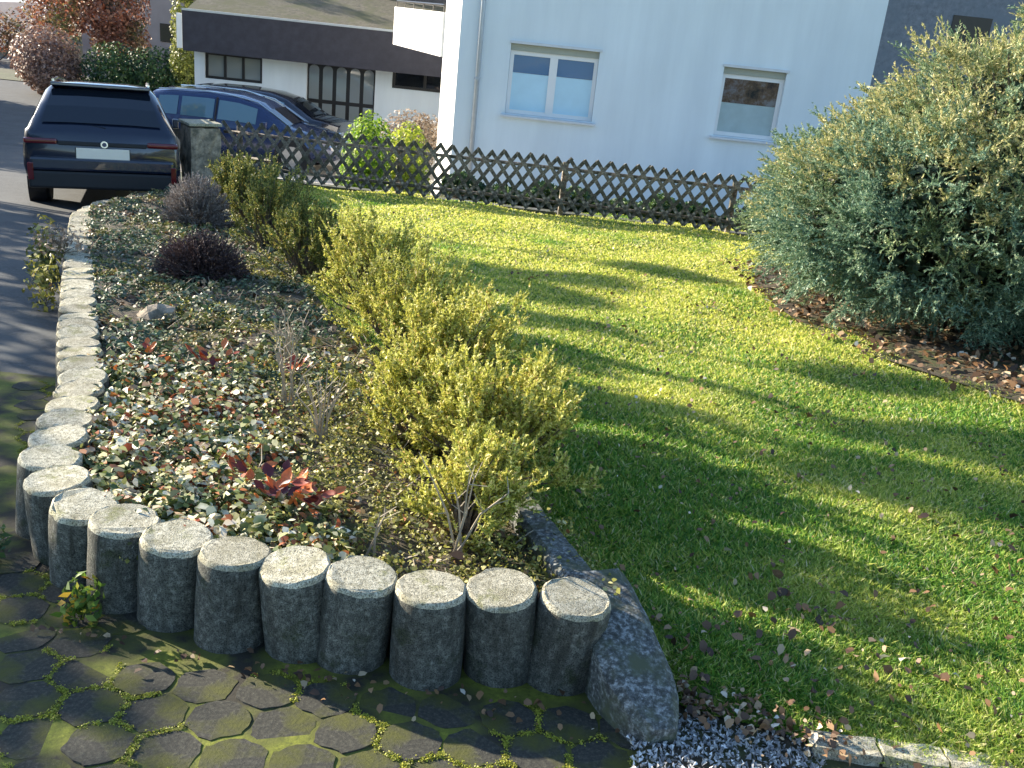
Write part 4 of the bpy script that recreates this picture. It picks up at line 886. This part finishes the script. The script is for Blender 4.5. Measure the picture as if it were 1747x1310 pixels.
tag(mesh_np('fallen_leaves', curled(pp, np.array([0, 0, 1.]) + rng.normal(size=pp.shape) * .4, .022 * (.4 + rng.random(len(x)))), 6, M['dead_leaf']), 'small dry leaves and crumbs at the foot of the palisades', 'fallen leaves', kind='stuff')

# drifts of leaves caught in the grass
dc = [(1.25, 2.55), (1.0, 2.75), (2.2, 3.6), (1.9, 3.3), (2.9, 4.6), (.75, 2.45), (1.6, 4.9), (.6, 6.5), (1.5, 7.5), (2.3, 5.9), (.1, 8.2), (2.6, 3.2)]
pp = []
for (cx, cy) in dc:
    for _ in range(random.randint(14, 34)): pp.append((cx + random.gauss(0, .13), cy + random.gauss(0, .11)))
pp = np.array(pp); pp = np.stack([pp[:, 0], pp[:, 1], lawn_s(pp[:, 0], pp[:, 1]) + .022 + .012 * rng.random(len(pp))], 1)
tag(mesh_np('fallen_leaves', curled(pp, np.array([0, 0, 1.]) + rng.normal(size=pp.shape) * .7, .034 * (.4 + 1.1 * rng.random(len(pp)))), 6, M['dead_leaf']), 'small drifts of dry leaves caught in the lawn', 'fallen leaves', kind='stuff')
# background plants
n = 16000; x = rng.uniform(-1.3, 6.8, n); y = 13.75 - .085 * x + rng.random(n) * .55; z = -.86 + .02 * x * 0 + (rng.random(n) ** .7) * (.24 + .08 * np.sin(x * 4) + .05 * np.sin(x * 11)) - .1
pp = np.stack([x, y, z], 1)
tag(mesh_np('ground_cover', leaves(pp, rng.normal(size=pp.shape) + [0, -.4, .6], .07 * (.5 + rng.random(n))), 4, M['dark_hedge']), 'low strip of dark leaves filling the dark band behind the fence', 'ground cover', kind='stuff')  # dark leaf strip, fills the low dark band behind the fence
rw2 = MB(); rw2.prism([(-1.35, 13.75), (6.9, 13.1), (6.9, 14.1), (-1.35, 14.6)], -2.2, -.95); tag(rw2.build('raised_bed', M['soil']), 'dark raised bed behind the fence in front of the white house', 'planting bed')
leaf_bush('bush', 'bright green bush behind the fence, darker in its middle', 'bush', (-2.62, 15.4, -1.54), [(0, 0, .8, .42, .42, .72), (-.1, 0, .4, .4, .4, .4)], M['bright_bush'], 6000, .06)
leaf_bush('bush', 'yellow-green bush right beside the bright green one', 'bush', (-2.05, 15.8, -1.58), [(0, 0, .8, .36, .36, .62), (.05, 0, .4, .36, .36, .4)], M['yellow_bush'], 4500, .06)
leaf_bush('bush', 'dry beige shrub in front of the entrance building', 'shrub', (-3.0, 23, GZ), [(0, 0, .7, .75, .4, .75), (.4, 0, .8, .5, .4, .6)], M['beige_bush'], 4000, .07)
leaf_bush('bush', 'round pinkish brown twiggy bush beside the road at far left', 'bush', (-15.4, 31, GZ), [(0, 0, 1.0, 1.05, 1.0, 1.0), (.2, 0, .7, .95, 1, .8)], M['brown_bush'], 9000, .10)
leaf_bush('hedge', 'dark green hedge behind the two cars', 'hedge', (-11.6, 31, GZ), [(-1.6, 0, .8, 1.1, .9, .95), (-.3, 0, .9, 1.2, .9, .85), (1.0, 0, .65, 1.1, .9, .75), (1.9, 0, .6, .7, .8, .7)], M['dark_hedge'], 16000, .10, 8)
def tree(name, label, loc, h, lobes, mat, n, size, trunk=.14):
    t = leaf_bush(name, label, 'tree', loc, lobes, mat, n, size, 0, kindname='crown')
    for c in list(t.children):
        if c.name.startswith('stem'): bpy.data.objects.remove(c)
    b = MB(); b.tube([(0, 0, -.2), (.05, 0, h * .35), (0, .03, h * .75)], [trunk, trunk * .75, trunk * .35], 8)
    for i, l in enumerate(lobes * 2):
        c = Vector(l[:3]); e = c + Vector((random.uniform(-.7, .7) * l[3], random.uniform(-.7, .7) * l[4], random.uniform(0, .6) * l[5]))
        b.tube([(0.03, 0, h * random.uniform(.25, .5)), c * .6 + e * .2 + Vector((0, 0, h * .08)), e], [trunk * .4, trunk * .22, .015], 5)
    b.build('trunk', M['bark'], t); return t
tree('autumn_tree', 'reddish brown autumn tree behind the round bush at upper left', (-14.6, 34, GZ), 5, [(-1.6, 0, 3.0, 1.4, 1.2, 1.5), (.1, 0, 2.6, 1.2, 1.2, 1.3), (-.4, 0, 4.4, 1.9, 1.5, 1.5), (.3, 0, 1.6, 1.0, 1, .8)], M['red_tree'], 15000, .12)
tree('olive_tree', 'slim olive green tree left of the low entrance building', (-10.75, 30.2, GZ), 5, [(0, 0, 2.6, .42, .5, 1.6), (.1, 0, 4.2, .6, .6, 1.3), (0, 0, 1.5, .5, .5, .8)], M['olive_tree'], 6000, .09, .08)
sheet('far_verge', [(33.5, -34, -12), (37, -36, -12)], lambda x, y: GZ + .01, M['ground'], 2)

# unseen trees and hedge added across the road, shaped to throw the long shadows
def bare_tree(loc, h, seed, label, dens=1.0, mat='dark_hedge', cz=.62, cr=.28):
    rr = random.Random(seed); lobes = [(rr.uniform(-.18, .18) * h, rr.uniform(-.18, .18) * h, h * (cz + rr.uniform(-.14, .2)), h * cr * rr.uniform(.5, 1), h * cr * rr.uniform(.5, 1), h * cr * rr.uniform(.4, .9)) for _ in range(6)]
    return tree('unseen_tree', label, loc, h, lobes, M[mat], int(2600 * dens), .16, .16)

hl = []; rr = random.Random(4)
for y in np.arange(4.6, 30, .75):
    x = rx(y) - 6.0; hgt = (3.15 if y < 14.2 else 2.0 if y < 18 else 2.7) + rr.uniform(-.18, .18)
    if y < 5.1: hgt = 1.9
    elif y < 7.2: hgt = 3.24 + rr.uniform(-.04, .04)
    if 17.9 < y < 18.5: continue
    z0 = max(-2.1, -.1 * y) + 1.0; hl.append((x + 9, y - 9, z0 + hgt * .5, .75, .7, hgt * .52))
th = thing('unseen_hedge', 'tall uneven unseen hedge added across the road to cast shade', 'hedge', (-9, 9, -1.0))
p, nn = lobes_points(hl, 42000, .7); mesh_np('foliage', leaves(p, nn + rng.normal(size=nn.shape) * .5, .17 * (.6 + .8 * rng.random(len(p)))), 4, M['dark_hedge'], th)
b = MB()
for l in hl: b.tube([(l[0], l[1], l[2] - l[5] - .4), (l[0], l[1] + .1, l[2] + l[5] * .6)], [.05, .02], 5)
b.build('stem', M['bark'], th)
def crown_tree(loc, h, blobs, n, label):
    t = tree('unseen_tree', label, loc, h, blobs, M['olive_tree'], n, .15, .12)
crown_tree((-9.9, 10.4, -1.04), 5.2, [(.2, -.7, 4.9, .7, .35, .16), (-.3, .5, 5.2, .8, .3, .14), (.9, -1.5, 5.0, .5, .3, .16), (.2, 1.3, 4.9, .5, .25, .14), (.8, .0, 5.6, .6, .25, .12)], 1500, 'loose crowned garden tree behind the hedge across the road')
crown_tree((-11.6, 13.9, -1.38), 5.2, [(.3, -.9, 4.8, .8, .35, .18), (-.4, .3, 5.1, .9, .3, .14), (.5, 1.2, 5.2, .5, .3, .14), (.2, -1.8, 5.0, .5, .3, .16)], 1500, 'second loose crowned garden tree further down the road')

leaf_bush('hedge', 'far green and brown hedge across the end of the road', 'hedge', (-22, 40, GZ), [(-4, 0, .9, 2.2, 1, 1.0), (-1, 0, 1.1, 2, 1, 1.1), (1.6, .5, 1.0, 1.8, 1, 1.2)], M['red_tree'], 7000, .13, 6)
leaf_bush('far_trees', 'brownish wooded strip beyond the far houses at upper left', 'trees', (-24, 60, GZ), [(i * 5 - 20, random.uniform(-1, 1), 3.2, 3.4, 2, 4.2) for i in range(10)], M['brown_bush'], 30000, .34, 8)
